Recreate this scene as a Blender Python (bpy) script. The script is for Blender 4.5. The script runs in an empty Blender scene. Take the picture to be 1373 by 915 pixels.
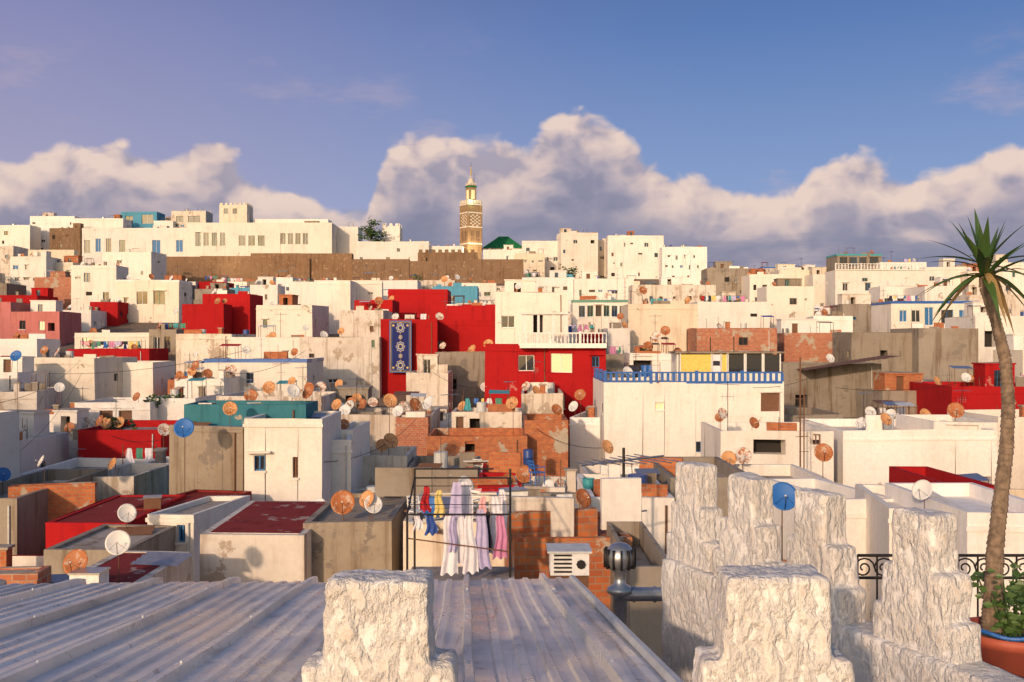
import bpy, math, random, bmesh
from mathutils import Vector, Matrix, noise as mnoise
random.seed(7)
F=1335.0
SC=bpy.context.scene
def PX(px,d): return (px-686.5)/F*d
def PZ(py,d): return (457.5-py)/F*d
def lerp(a,b,t): return a+(b-a)*t
def sst(a,b,x):
    t=max(0,min(1,(x-a)/(b-a))); return t*t*(3-2*t)
GP=[(-60,-12),(15,-12),(60,-12.5),(80,-12),(100,-9.5),(130,-5),(160,-1),(200,5),(250,12),(290,17),(310,20),(400,22),(600,12),(1200,-10),(4000,-30)]
def G(x,y):
    z=GP[-1][1]
    for (a,za),(b,zb) in zip(GP,GP[1:]):
        if y<=b:
            z=lerp(za,zb,max(0,(y-a)/(b-a))); break
    if z>4:
        t=sst(.15,.32,x/max(y,1)); z=4+(z-4)*(1-.5*t)
    return z
# ---------------------------------------------------------------- materials
MATS={}
class NT:
    def __init__(s,nt): s.nt=nt
    def n(s,t,**k):
        nd=s.nt.nodes.new('ShaderNode'+t)
        for a,b in k.items(): setattr(nd,a,b)
        return nd
    def l(s,a,b): s.nt.links.new(a,b)
    def put(s,inp,v):
        if isinstance(v,bpy.types.NodeSocket): s.l(v,inp)
        elif v is not None: inp.default_value=v
    def math(s,op,a,b=None,c=None,clamp=False):
        m=s.n('Math',operation=op,use_clamp=clamp)
        s.put(m.inputs[0],a)
        if b is not None: s.put(m.inputs[1],b)
        if c is not None: s.put(m.inputs[2],c)
        return m.outputs[0]
    def mix(s,f,a,b,bt='MIX'):
        m=s.n('MixRGB',blend_type=bt); s.put(m.inputs[0],f)
        s.put(m.inputs[1],a if isinstance(a,bpy.types.NodeSocket) else (*a[:3],1))
        s.put(m.inputs[2],b if isinstance(b,bpy.types.NodeSocket) else (*b[:3],1))
        return m.outputs[0]
    def ss(s,x,a,b,lo=0.,hi=1.):
        m=s.n('MapRange',interpolation_type='SMOOTHSTEP'); s.put(m.inputs[0],x)
        for i,v in enumerate((a,b,lo,hi)): m.inputs[i+1].default_value=v
        return m.outputs[0]
    def noise(s,vec,sc,det=4,rough=.55,dim='3D'):
        m=s.n('TexNoise',noise_dimensions=dim); s.l(vec,m.inputs['Vector'])
        m.inputs['Scale'].default_value=sc; m.inputs['Detail'].default_value=det; m.inputs['Roughness'].default_value=rough
        return m.outputs[0]
    def mapv(s,vec,sc=(1,1,1),loc=(0,0,0)):
        m=s.n('Mapping'); s.l(vec,m.inputs[0]); m.inputs['Scale'].default_value=sc; m.inputs['Location'].default_value=loc
        return m.outputs[0]
def newmat(name):
    m=bpy.data.materials.new(name); m.use_nodes=True; MATS[name]=m
    t=NT(m.node_tree); b=m.node_tree.nodes['Principled BSDF']; return m,t,b
def objvec(t):
    tc=t.n('TexCoord'); oi=t.n('ObjectInfo')
    m=t.math('MULTIPLY',oi.outputs['Random'],97.)
    v=t.n('VectorMath',operation='ADD'); t.l(tc.outputs['Object'],v.inputs[0]); t.l(m,v.inputs[1])
    return v.outputs[0],oi.outputs['Random'],tc
def plaster(name,col,dirt=.5,flake=.0,under=(.3,.24,.19),dcol=(.50,.42,.35),var=.16,bump=.25,fs=.35,st=.8):
    m,t,b=newmat(name); v,r,tc=objvec(t)
    n1=t.noise(v,.22,6,.6); n2=t.noise(t.mapv(v,(1.6,1.6,.13)),1.,5,.65); n3=t.noise(v,5.,5,.6); n4=t.noise(v,.9,6,.6)
    br=t.math('MULTIPLY_ADD',r,var,1-var*.7)
    r2=t.math('FRACT',t.math('MULTIPLY',r,17.31))
    c=t.mix(r2,tuple(x for x in col),(col[0]*.99,col[1]*.94,col[2]*.86))
    g=t.n('CombineColor'); [t.l(br,g.inputs[i]) for i in range(3)]
    c=t.mix(1.,c,g.outputs[0],'MULTIPLY')
    f1=t.ss(n1,.45,.75); f2=t.ss(n2,.5,.68); f3=t.ss(n4,.5,.78)
    f=t.math('MULTIPLY',t.math('ADD',t.math('MULTIPLY',f1,.5),t.math('ADD',t.math('MULTIPLY',f2,st),t.math('MULTIPLY',f3,.45))),dirt,clamp=True)
    c2=t.mix(1.,c,dcol,'MULTIPLY')
    c=t.mix(f,c,c2)
    c=t.mix(t.ss(n3,.35,.7,0,.14),c,c2)
    if flake>0:
        nf=t.noise(v,fs,9,.68)
        ff=t.ss(nf,.66-flake*.25,.68-flake*.25)
        uc=t.mix(t.noise(v,2.,4),under,tuple(x*1.6 for x in under))
        c=t.mix(ff,c,uc)
    t.l(c,b.inputs['Base Color']); b.inputs['Roughness'].default_value=.9; b.inputs['Specular IOR Level'].default_value=.15
    bp=t.n('Bump'); bp.inputs['Strength'].default_value=bump; bp.inputs['Distance'].default_value=.06
    t.l(t.math('ADD',n3,t.math('MULTIPLY',n4,1.2)),bp.inputs['Height']); t.l(bp.outputs[0],b.inputs['Normal'])
plaster('W',(.84,.81,.79),.40,.06,st=.45)
plaster('C',(.79,.71,.61),.5,.12,st=.5)
plaster('T',(.72,.66,.60),.9,.34,fs=.5)
plaster('G',(.31,.27,.23),.9,.25,under=(.16,.135,.115))
plaster('R',(.43,.014,.017),.5,.04,under=(.35,.12,.1),dcol=(.5,.5,.5))
plaster('P',(.58,.21,.20),.5,.12)
plaster('U',(.11,.36,.55),.5,.1)
plaster('Y',(.72,.50,.20),.4,.0)
plaster('S',(.24,.155,.10),.8,.25,under=(.28,.19,.13),fs=1.2,bump=.8)
plaster('roof',(.42,.37,.33),.9,.3)
plaster('roofR',(.27,.035,.032),.8,.2,under=(.3,.2,.17),fs=.8)
plaster('green',(.02,.20,.08),.3,0)
plaster('tower',(.36,.24,.14),.6,.1,bump=.5)
plaster('tealP',(.05,.20,.26),.5,.05)
plaster('soil',(.22,.17,.13),.7,.2)
def brick(name,c1,c2,mort,flake=.35):
    m,t,b=newmat(name); v,r,tc=objvec(t)
    sx=t.n('SeparateXYZ'); t.l(tc.outputs['Object'],sx.inputs[0])
    cb=t.n('CombineXYZ'); t.l(t.math('ADD',sx.outputs[0],sx.outputs[1]),cb.inputs[0]); t.l(sx.outputs[2],cb.inputs[1])
    bk=t.n('TexBrick'); t.l(cb.outputs[0],bk.inputs[0])
    bk.inputs['Color1'].default_value=(*c1,1); bk.inputs['Color2'].default_value=(*c2,1); bk.inputs['Mortar'].default_value=(*mort,1)
    bk.inputs['Scale'].default_value=1.; bk.inputs['Brick Width'].default_value=.34; bk.inputs['Row Height'].default_value=.17; bk.inputs['Mortar Size'].default_value=.016
    n=t.noise(v,.5,8,.65); n2=t.noise(v,3,4)
    c=t.mix(t.ss(n2,.3,.8,0,.5),bk.outputs[0],(.2,.09,.05))
    c=t.mix(t.ss(n,.68-flake*.3,.71-flake*.3),c,t.mix(n2,(.34,.27,.2),(.5,.42,.33)))
    t.l(c,b.inputs['Base Color']); b.inputs['Roughness'].default_value=.95
    bp=t.n('Bump'); bp.inputs['Strength'].default_value=.5; bp.inputs['Distance'].default_value=.05
    t.l(t.math('SUBTRACT',t.math('MULTIPLY',n2,.6),bk.outputs[1]),bp.inputs['Height']); t.l(bp.outputs[0],b.inputs['Normal'])
brick('B',(.56,.17,.05),(.42,.10,.035),(.36,.22,.14),.3)
brick('B2',(.44,.10,.05),(.5,.2,.1),(.45,.33,.25),.45)
def simple(name,col,rough=.6,metal=0,emi=None,es=0,nz=.3,spec=.5,nscale=6):
    m,t,b=newmat(name); v,r,tc=objvec(t)
    n=t.noise(v,nscale,5,.6)
    c=t.mix(t.ss(n,.35,.7,0,nz),col,tuple(x*.35 for x in col))
    t.l(c,b.inputs['Base Color']); b.inputs['Roughness'].default_value=rough; b.inputs['Metallic'].default_value=metal
    b.inputs['Specular IOR Level'].default_value=spec
    if emi: b.inputs['Emission Color'].default_value=(*emi,1); b.inputs['Emission Strength'].default_value=es
simple('glass',(.03,.035,.045),.08,spec=.8)
simple('void',(.025,.02,.018),.9)
simple('lit',(.6,.5,.3),.3,emi=(1,.75,.35),es=.5)
simple('frameW',(.78,.76,.73),.6); simple('frameB',(.03,.16,.38),.6); simple('frameG',(.12,.3,.24),.6); simple('wood',(.16,.07,.035),.7)
simple('iron',(.03,.025,.025),.6,.5); simple('rustpipe',(.16,.075,.04),.8)
simple('metal',(.42,.42,.43),.35,.8); simple('tank',(.6,.6,.58),.5); simple('tankB',(.03,.07,.25),.4)
simple('blue',(.02,.12,.42),.45); simple('yellow',(.75,.55,.12),.5)
simple('potred',(.42,.09,.05),.6); simple('trunk',(.24,.17,.12),.9,nz=.8,nscale=25); simple('leaf',(.075,.14,.03),.45,nz=.5); simple('leaf2',(.04,.09,.02),.5); simple('leafd',(.30,.2,.08),.7)
simple('tree',(.035,.075,.02),.7,nz=.6,nscale=1); simple('teal',(.05,.32,.36),.6)
for nm,c in dict(cW=(.78,.75,.80),cL=(.5,.45,.68),cK=(.6,.25,.42),cB=(.05,.1,.35),cR=(.45,.03,.04),cD=(.04,.04,.06),cY=(.7,.55,.2),cG=(.1,.28,.2),gold=(.62,.42,.15),carpB=(.025,.035,.16),cP=(.75,.4,.42)).items(): simple(nm,c,.9,nz=.25,spec=.1)
def rustdish(name,base,amt):
    m,t,b=newmat(name); v,r,tc=objvec(t)
    n=t.noise(v,3.5,7,.7); n2=t.noise(v,20,4)
    rc=t.mix(n2,(.20,.05,.015),(.55,.19,.05))
    t.l(t.mix(t.ss(n,.62-amt*.35,.70-amt*.3),base,rc),b.inputs['Base Color']); b.inputs['Roughness'].default_value=.6
rustdish('dishW',(.66,.64,.62),.0); rustdish('dishR',(.45,.34,.26),.75); rustdish('dishM',(.62,.56,.50),.40); rustdish('dishB',(.02,.13,.42),-.2); rustdish('dishO',(.58,.29,.12),.3)
# ---------------------------------------------------------------- mesh builder
class MB:
    def __init__(s): s.v=[];s.f=[];s.m=[];s.ml=[]
    def mi(s,n):
        if n not in s.ml: s.ml.append(n)
        return s.ml.index(n)
    def poly(s,pts,mat):
        k=len(s.v); s.v+= [tuple(p) for p in pts]; s.f.append(tuple(range(k,k+len(pts)))); s.m.append(s.mi(mat))
    def fbox(s,O,U,N,u0,u1,n0,n1,z0,z1,mat,top=None):
        c=[]
        for z in (z0,z1):
            for (u,n) in ((u0,n0),(u1,n0),(u1,n1),(u0,n1)):
                c.append((O[0]+U[0]*u+N[0]*n,O[1]+U[1]*u+N[1]*n,z))
        k=len(s.v); s.v+=c; a=s.mi(mat); tp=s.mi(top) if top else a
        s.f+=[(k,k+3,k+2,k+1),(k+4,k+5,k+6,k+7),(k,k+1,k+5,k+4),(k+1,k+2,k+6,k+5),(k+2,k+3,k+7,k+6),(k+3,k,k+4,k+7)]
        s.m+=[a,tp,a,a,a,a]
    def box(s,x0,x1,y0,y1,z0,z1,mat,top=None): s.fbox((0,0),(1,0),(0,1),x0,x1,y0,y1,z0,z1,mat,top)
    def cyl(s,p0,p1,r0,mat,r1=None,n=8,cap=True):
        p0=Vector(p0);p1=Vector(p1); r1=r0 if r1 is None else r1
        q=(p1-p0).to_track_quat('Z','Y'); k=len(s.v); a=s.mi(mat)
        for p,r in ((p0,r0),(p1,r1)):
            for i in range(n):
                an=2*math.pi*i/n; s.v.append(tuple(p+q@Vector((r*math.cos(an),r*math.sin(an),0))))
        for i in range(n):
            j=(i+1)%n; s.f.append((k+i,k+j,k+n+j,k+n+i)); s.m.append(a)
        if cap: s.f+= [tuple(range(k+n-1,k-1,-1)),tuple(range(k+n,k+2*n))]; s.m+=[a,a]
    def lathe(s,prof,mat,c=(0,0,0),n=20):
        k=len(s.v);a=s.mi(mat)
        for r,z in prof:
            for i in range(n):
                an=2*math.pi*i/n; s.v.append((c[0]+r*math.cos(an),c[1]+r*math.sin(an),c[2]+z))
        for j in range(len(prof)-1):
            for i in range(n):
                i2=(i+1)%n; s.f.append((k+j*n+i,k+j*n+i2,k+(j+1)*n+i2,k+(j+1)*n+i)); s.m.append(a)
    def wobble(s,amp,fr,seed):
        o=Vector((seed,seed*.7,seed*1.3))
        s.v=[tuple(Vector(p)+mnoise.noise_vector(Vector(p)*fr+o)*amp) for p in s.v]
    def mesh(s,name,smooth=False):
        me=bpy.data.meshes.new(name); me.from_pydata(s.v,[],s.f)
        for n in s.ml: me.materials.append(MATS[n])
        me.polygons.foreach_set('material_index',s.m)
        if smooth: me.polygons.foreach_set('use_smooth',[True]*len(s.f))
        me.update(); return me
    def obj(s,name,loc=(0,0,0),yaw=0,smooth=False):
        return place(s.mesh(name,smooth),name,loc,yaw)
def place(me,name,loc,yaw=0,scale=1,rot=None):
    o=bpy.data.objects.new(name,me); o.location=loc; o.rotation_euler=rot or (0,0,math.radians(yaw)); o.scale=(scale,)*3
    SC.collection.objects.link(o); return o
# ---------------------------------------------------------------- facade
FR=['frameW','frameB','wood','frameW','frameG']
def facade(mb,O,U,N,W,z0,z1,wins,wall,far=False):
    ok=[]
    for w in wins:
        if w[0]<.15 or w[1]>W-.15 or w[2]<z0+.05 or w[3]>z1-.1: continue
        if any(w[0]<q[1]+.1 and w[1]>q[0]-.1 and w[2]<q[3]+.1 and w[3]>q[2]-.1 for q in ok): continue
        ok.append(w)
    P=lambda u,n,z:(O[0]+U[0]*u+N[0]*n,O[1]+U[1]*u+N[1]*n,z)
    us=sorted({0,W,*[w[0] for w in ok],*[w[1] for w in ok]})
    for a,b in zip(us,us[1:]):
        segs=sorted([(w[2],w[3]) for w in ok if w[0]<(a+b)/2<w[1]])
        z=z0
        for s0,s1 in segs+[(z1,z1)]:
            if s0-z>1e-4: mb.poly([P(a,0,z),P(b,0,z),P(b,0,s0),P(a,0,s0)],wall)
            z=s1
    for (a,b,c,e,k) in ok:
        D=.22
        gm={'g':'glass','l':'lit','o':'void','d':'wood','b':'frameB','r':'void'}[k]
        for q in ([P(a,0,c),P(a,D,c),P(a,D,e),P(a,0,e)],[P(b,0,c),P(b,0,e),P(b,D,e),P(b,D,c)],[P(a,0,e),P(a,D,e),P(b,D,e),P(b,0,e)],[P(a,0,c),P(b,0,c),P(b,D,c),P(a,D,c)]): mb.poly(q,wall)
        if k=='o':
            D2=1.2
            for q in ([P(a,D,c),P(a,D2,c),P(a,D2,e),P(a,D,e)],[P(b,D,c),P(b,D,e),P(b,D2,e),P(b,D2,c)],[P(a,D,e),P(a,D2,e),P(b,D2,e),P(b,D,e)],[P(a,D,c),P(b,D,c),P(b,D2,c),P(a,D2,c)]): mb.poly(q,wall)
            mb.poly([P(a,D2,c),P(b,D2,c),P(b,D2,e),P(a,D2,e)],'void'); continue
        mb.poly([P(a,D,c),P(b,D,c),P(b,D,e),P(a,D,e)],gm)
        if k in 'glb':
            fm=random.choice(FR) if k!='b' else 'frameW'
            t=.07
            for (u0,u1,v0,v1) in ((a,a+t,c,e),(b-t,b,c,e),(a+t,b-t,c,c+t),(a+t,b-t,e-t,e),((a+b)/2-t/2,(a+b)/2+t/2,c+t,e-t)):
                mb.fbox(O,U,N,u0,u1,D-.06,D-.005,v0,v1,fm)
            mb.fbox(O,U,N,a-.08,b+.08,-.08,.04,c-.1,c-.003,random.choice(['frameW',wall,wall]))
            if not far and random.random()<.5 and k=='g':
                n=int((b-a)/.16)
                for i in range(1,n): mb.fbox(O,U,N,a+(b-a)*i/n-.012,a+(b-a)*i/n+.012,.03,.05,c,e,'iron')
                mb.fbox(O,U,N,a,b,.022,.03,(c+e)/2-.015,(c+e)/2+.015,'iron')
            elif random.random()<.15:
                mb.fbox(O,U,N,a-.3,b+.3,-.35,-.003,e+.12,e+.2,wall)
        if k=='d': mb.fbox(O,U,N,a-.12,b+.12,-.12,-.003,e+.05,e+.16,wall)
def autow(W,z0,z1,p):
    r=[]; z=z1-.9-random.uniform(.3,.9)
    while z-1.3>z0:
        u=random.uniform(.6,1.6)
        while u<W-1.4:
            if random.random()<p:
                w=random.choice([.5,.7,.9,1.1,1.3]); h=random.choice([.5,.8,1.1,1.3]); r.append((u,u+w,z-h,z,random.choice('gggggorbd' if random.random()<.35 else 'gggr')))
            u+=random.uniform(1.8,3.2)
        z-=random.uniform(2.7,3.2)
    return r
HERO=[];DISHSPOTS=[];FOOT=[]
NM=dict(W='white_house',C='cream_house',T='weathered_house',G='concrete_house',R='red_house',P='pink_house',U='blue_house',B='brick_house',B2='brick_house',S='stone_house',Y='yellow_house')
def block(mb,x,w,y0,L,z0,z1,mat,wins,roof='roof'):
    facade(mb,(x,y0),(1,0),(0,1),w,z0,z1,wins,mat)
    facade(mb,(x,y0+L),(0,-1),(1,0),L,z0,z1,[],mat); facade(mb,(x+w,y0),(0,1),(-1,0),L,z0,z1,[],mat)
    mb.poly([(x,y0+L,z0),(x,y0+L,z1),(x+w,y0+L,z1),(x+w,y0+L,z0)],mat)
    mb.box(x-.1,x+w+.1,y0-.12,y0+L+.1,z1,z1+.14,mat,roof)
def clutterize(mb,W,dp,zr,zt,mat,big,near):
    if big and W>4 and dp>5:
        w=random.uniform(1.8,min(5,W*.6)); x=random.uniform(-W/2+.4,W/2-w-.4); h=random.uniform(2,2.6); m2=random.choice([mat,mat,'W','W','G','T','B'])
        block(mb,x,w,random.uniform(dp*.4,dp-3),2.5,zr,zr+h,m2,[(w*.3,w*.3+.8,zr+.1,zr+1.9,random.choice('dgo'))])
    for i in range(random.randint(1,3) if near else random.randint(2,7)):
        x=random.uniform(-W/2+.4,W/2-.8); y=random.uniform(.4,max(.5,dp-1)); k=random.random()
        if k<.25: mb.box(x,x+.5,y,y+.5,zr,zt+.7,random.choice([mat,'G','B'])); mb.box(x-.08,x+.58,y-.08,y+.58,zt+.7+.003,zt+.8,'roof')
        elif k<.38: mb.cyl((x,y,zr+.2),(x,y,zt+.65),.42,random.choice(['tank','tankB','tank','metal']),n=14)
        elif k<.58: mb.cyl((x,y,zr),(x+random.uniform(-.1,.1),y,zt+random.uniform(.6,1.8)),.025,'rustpipe',n=5)
        elif k<.74:
            L=random.uniform(1,2.2)
            if x+L<W/2-.2:
                for xx in (x,x+L): mb.cyl((xx,y,zr),(xx,y,zr+2),.03,'rustpipe',n=5); mb.cyl((xx,y+1.2,zr),(xx,y+1.2,zr+2.2),.03,'rustpipe',n=5)
                mb.poly([(x-.1,y-.1,zr+2.02),(x+L+.1,y-.1,zr+2.02),(x+L+.1,y+1.3,zr+2.25),(x-.1,y+1.3,zr+2.25)],random.choice(['metal','teal','rustpipe','roof','cB','tank','cR']))
        else:
            L=random.uniform(.8,2.5); mb.box(x,min(x+L,W/2-.3),y,y+.15,zr,zt+random.uniform(.2,.8),random.choice([mat,'B','G','W']))
def building(x0,x1,yt,yb,d,mat,yaw=0,dp=None,w=None,auto=.35,par=.6,roof=None,name=None,sw=.25,crn=0,trim=None,big=None,hero=True,bot=None,cl=True):
    cx=(x0+x1)/2; W=(x1-x0)/F*d/math.cos(math.radians(yaw)); X=PX(cx,d); zt=PZ(yt,d)
    dp=dp or random.uniform(6,10)
    zb=min(G(X,d),PZ(yb,d) if yb else 99)-1.5
    if bot is not None: zb=bot
    if hero: HERO.append((x0,x1,yt,yb,d))
    FOOT.append((X,d+dp/2,W/2,dp/2))
    H=zt-zb; mb=MB(); far=d>130
    roof=roof or random.choice(['roof','roof','roof',mat,'roofR' if mat in 'RPB' else 'roof'])
    ws=[]
    if w:
        for q in w:
            k=q[4] if len(q)>4 else 'g'
            ws.append(((q[0]-x0)/F*d/math.cos(math.radians(yaw)),(q[2]-x0)/F*d/math.cos(math.radians(yaw)),PZ(q[3],d)-zb,PZ(q[1],d)-zb,k))
    if auto>0: ws+=autow(W,0,H-par,auto)
    facade(mb,(-W/2,0),(1,0),(0,1),W,0,H,ws,mat,far)
    facade(mb,(-W/2,dp),(0,-1),(1,0),dp,0,H,autow(dp,0,H-par,sw),mat,far)
    facade(mb,(W/2,0),(0,1),(-1,0),dp,0,H,autow(dp,0,H-par,sw),mat,far)
    facade(mb,(W/2,dp),(-1,0),(0,-1),W,0,H,[],mat,far)
    t=min(.22,W*.1); zr=H-par; a=W/2
    o=[(-a,0),(a,0),(a,dp),(-a,dp)]; i_=[(-a+t,t),(a-t,t),(a-t,dp-t),(-a+t,dp-t)]
    for j in range(4):
        k=(j+1)%4
        mb.poly([(*o[j],H),(*o[k],H),(*i_[k],H),(*i_[j],H)],trim or mat)
        mb.poly([(*i_[j],H),(*i_[k],H),(*i_[k],zr),(*i_[j],zr)],mat)
    mb.poly([(*p,zr) for p in i_],roof)
    if trim:
        for (O,U,N,L) in (((-a,0),(1,0),(0,1),W),((-a,dp),(0,-1),(1,0),dp),((a,0),(0,1),(-1,0),dp)):
            mb.fbox(O,U,N,-.06,L+.06,-.06,.0-.003,H-.35,H+.04,trim)
    elif random.random()<.4:
        mb.fbox((-a,0),(1,0),(0,1),-.05,W+.05,-.07,-.003,zr-.1,zr+.06,mat)
    if crn:
        n=int(W/crn); 
        for j in range(n): 
            u=-a+W*(j+.25)/n; mb.box(u,u+W*.5/n,.02,.4,H,H+crn*.55,mat)
        n2=int(dp/crn)
        for j in range(n2):
            u=dp*(j+.25)/n2
            for sx in (-a+.02,a-.42): mb.box(sx,sx+.4,u,u+dp*.5/n2,H,H+crn*.55,mat)
    if cl and not crn: clutterize(mb,W,dp,zr,H,mat,(random.random()<(.3 if hero else .4)) if big is None else big,d<62)
    if not hero and W>5 and d>60 and random.random()<.45:
        w2=random.uniform(2.5,W*.65); x=random.uniform(-a+.1,a-w2-.1); z1=H-random.uniform(1.6,3.2); m2=random.choice([mat,mat,'W','W','T','G','R','B'])
        if z1>2: block(mb,x,w2,-random.uniform(1.2,2.4),1.19,0,z1,m2,autow(w2,0,z1,.5))
    if random.random()<.35 and not far: mb.cyl((a*.8,-.06,.2),(a*.8,-.06,H-.3),.05,random.choice(['rustpipe','tank']),n=6)
    nm=name or NM.get(mat,'house')
    if d>22: mb.wobble(.11,.22,random.uniform(0,50))
    mb.obj(nm,(X,d,zb),yaw)
    if d<260:
        for _ in range(random.choice([0,1,1,2,3]) if d>62 else random.choice([0,0,0,1])): DISHSPOTS.append((X+random.uniform(-a,a)*.9,d+random.uniform(0,dp*.5),zt))
    return X,d,zb,zt,W,dp
b=building
def hr(*a): HERO.append(a)
# ======================= kasbah ridge
b(-60,0,305,345,330,'C'); b(0,40,302,345,325,'W',auto=.3); b(40,100,290,345,335,'W',auto=.5,big=True); b(66,108,306,350,322,'S',auto=.6); b(100,165,293,345,332,'W',auto=.2,w=[(125,320,133,336,'g'),(142,322,150,336,'g')])
b(162,210,284,306,345,'U',auto=.2,name='blue_rooftop_house',w=[(168,290,178,300,'g'),(190,288,205,300,'g')],cl=False)
b(206,232,296,310,340,'W'); b(230,276,283,305,343,'T',w=[(236,290,246,298,'g'),(252,290,268,298,'g')])
b(110,252,306,348,322,'W',dp=14,auto=0,w=[(113,322,121,340,'g'),(128,320,135,338,'b'),(142,320,149,338,'g'),(160,322,168,338,'g'),(204,322,215,340,'b'),(236,322,245,338,'b')],name='kasbah_palace')
b(250,445,299,345,318,'W',dp=16,auto=0,w=[(262+i*11,312,269+i*11,330,'g') for i in range(4)]+[(320+i*13,316,329+i*13,330,'g') for i in range(3)]+[(376+i*10,313,383+i*10,328,'g') for i in range(4)],name='kasbah_palace',cl=True,big=True,trim='W')
b(340,440,294,300,332,'W',auto=0,cl=False)
b(294,331,275,300,328,'C',dp=8,auto=0,crn=1.3,w=[(300,280,306,287),(312,280,318,287)],name='kasbah_tower')
b(438,480,304,345,328,'W',auto=.3); b(478,575,324,352,316,'W',auto=.35,par=.9); b(512,536,303,326,325,'W',crn=1.5,auto=0,name='kasbah_tower'); b(575,620,330,352,318,'W',auto=.4)
b(700,752,323,362,310,'W',auto=.5); b(752,802,312,366,305,'W',auto=.15,big=True,yaw=8); b(800,824,322,366,312,'C'); b(815,890,316,372,303,'W',auto=.45,big=True); b(888,948,331,380,290,'W',auto=.8,par=1); b(690,730,340,365,300,'C',auto=.6)
b(648,700,335,352,318,'W',auto=.4)
# right skyline
b(948,1012,360,392,240,'G',auto=.5,big=True); b(1005,1050,368,400,232,'W',auto=.5,big=True); b(1045,1092,362,400,245,'C',auto=.4,big=True); b(1090,1124,368,405,238,'W',big=True)
b(1122,1182,341,362,236,'G',auto=0,w=[(1126,345,1136,356,'g'),(1139,345,1149,356,'g'),(1152,345,1162,356,'g'),(1166,345,1178,356,'g')],dp=8,trim='teal')
b(1120,1242,362,406,225,'W',auto=.3,w=[(1130,380,1137,390),(1160,380,1167,390)],cl=False)
b(1180,1242,352,372,233,'W',auto=.1,cl=False); b(1240,1300,358,402,230,'W',big=True,auto=.5); b(1298,1345,364,405,226,'C',big=True); b(1340,1420,352,410,232,'W',big=True); b(1420,1520,358,410,230,'T')
# ======================= upper mid left
b(0,18,330,375,260,'T'); b(14,62,344,384,245,'W',auto=.5); b(60,98,352,384,250,'C',auto=.4); b(136,204,338,372,262,'W',yaw=-6,auto=.2); b(95,156,356,418,205,'W',auto=.2,w=[(112,366,121,378),(138,392,146,403)])
b(155,240,376,432,190,'C',auto=0,w=[(183,391,198,408,'g'),(206,391,221,408,'g'),(166,400,170,406,'g')],cl=False,trim='W',name='cream_villa')
b(205,245,380,395,215,'G'); b(0,50,396,425,200,'R',auto=.2); b(46,96,372,402,215,'B2',auto=.1); b(120,158,405,432,185,'R',auto=0); b(12,80,418,458,160,'P',auto=.1,w=[(26,430,34,442,'g'),(52,431,60,443,'l')],dp=8)
b(-80,14,405,460,160,'P'); b(80,122,416,450,178,'W',auto=.3); b(-60,50,455,500,140,'W')
b(272,335,394,455,168,'R',auto=0,dp=9); b(244,300,408,455,162,'R',auto=.1,dp=5,cl=False)
b(335,372,382,412,205,'W'); b(362,392,372,400,225,'W'); b(388,426,378,412,200,'W',auto=.3); b(342,420,409,452,160,'W',auto=.1,yaw=-8); b(425,470,376,452,175,'W',auto=.15); b(468,512,376,420,182,'W',auto=.15,yaw=6); b(508,560,376,392,215,'W',auto=.4); b(558,610,376,392,225,'T',auto=.5); b(610,665,380,402,205,'W',auto=.5); b(580,640,384,398,190,'U',auto=.5,big=False)
b(475,526,402,450,150,'R',auto=0,cl=False); b(520,600,388,424,165,'R',auto=0,dp=10,cl=False); b(455,514,416,455,140,'T',auto=.15); b(575,665,410,432,140,'R',auto=0)
# ======================= carpet house and red house
b(511,586,428,508,120,'R',auto=0,dp=10,cl=False,yaw=3); b(560,667,429,476,126,'R',auto=0,cl=False,w=[(588,458,596,468,'g')])
b(583,652,472,535,112,'G',auto=0,w=[(600,508,612,522,'o')],cl=False); b(545,600,500,530,100,'T',auto=.2)
b(664,762,392,450,112,'W',auto=0,cl=True,dp=8,w=[(707,393,731,414,'l'),(733,393,760,414,'l'),(672,424,690,440,'g'),(715,422,728,446,'o')],name='terrace_apartment')
b(650,740,462,560,97,'R',auto=0,dp=11,w=[(695,477,717,498,'g')],cl=False,name='red_house',sw=.1,roof='W')
RH=b(735,812,462,562,96.6,'R',auto=0,dp=11,w=[(738,474,767,500,'l'),(740,531,757,548,'g'),(793,478,803,492,'g')],cl=False,name='red_house')
b(700,756,528,560,88,'T',auto=.3) 
b(765,812,560,655,84,'W',auto=0,dp=10,yaw=-14)
BW=b(810,1051,513,655,80,'W',auto=0,dp=11,w=[(878,540,891,550,'l'),(933,592,946,606,'g'),(1020,528,1046,553,'d'),(852,635,862,640,'g')],par=.25,cl=False,sw=.1,name='white_apartment_house')
b(845,908,474,500,100,'W',auto=.5,w=[(850,478,875,498,'o')],cl=True,dp=5)
b(842,936,408,478,132,'C',auto=.1,dp=9); b(935,1042,440,475,124,'B2',auto=.2,big=False,w=[(990,452,1003,463,'g')]); b(768,842,402,442,150,'W',auto=0,w=[(776+i*11,410,784+i*11,425,'g') for i in range(6)],trim='frameG'); b(770,850,374,402,210,'W',auto=.6,big=True); b(848,960,382,412,200,'T',auto=.6,big=True); b(935,1032,405,440,160,'W',auto=.4,big=True); b(1028,1092,384,440,175,'W',auto=.3)
b(815,845,440,470,128,'W',auto=.3); b(700,770,372,394,215,'W',auto=.6,big=True)
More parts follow.
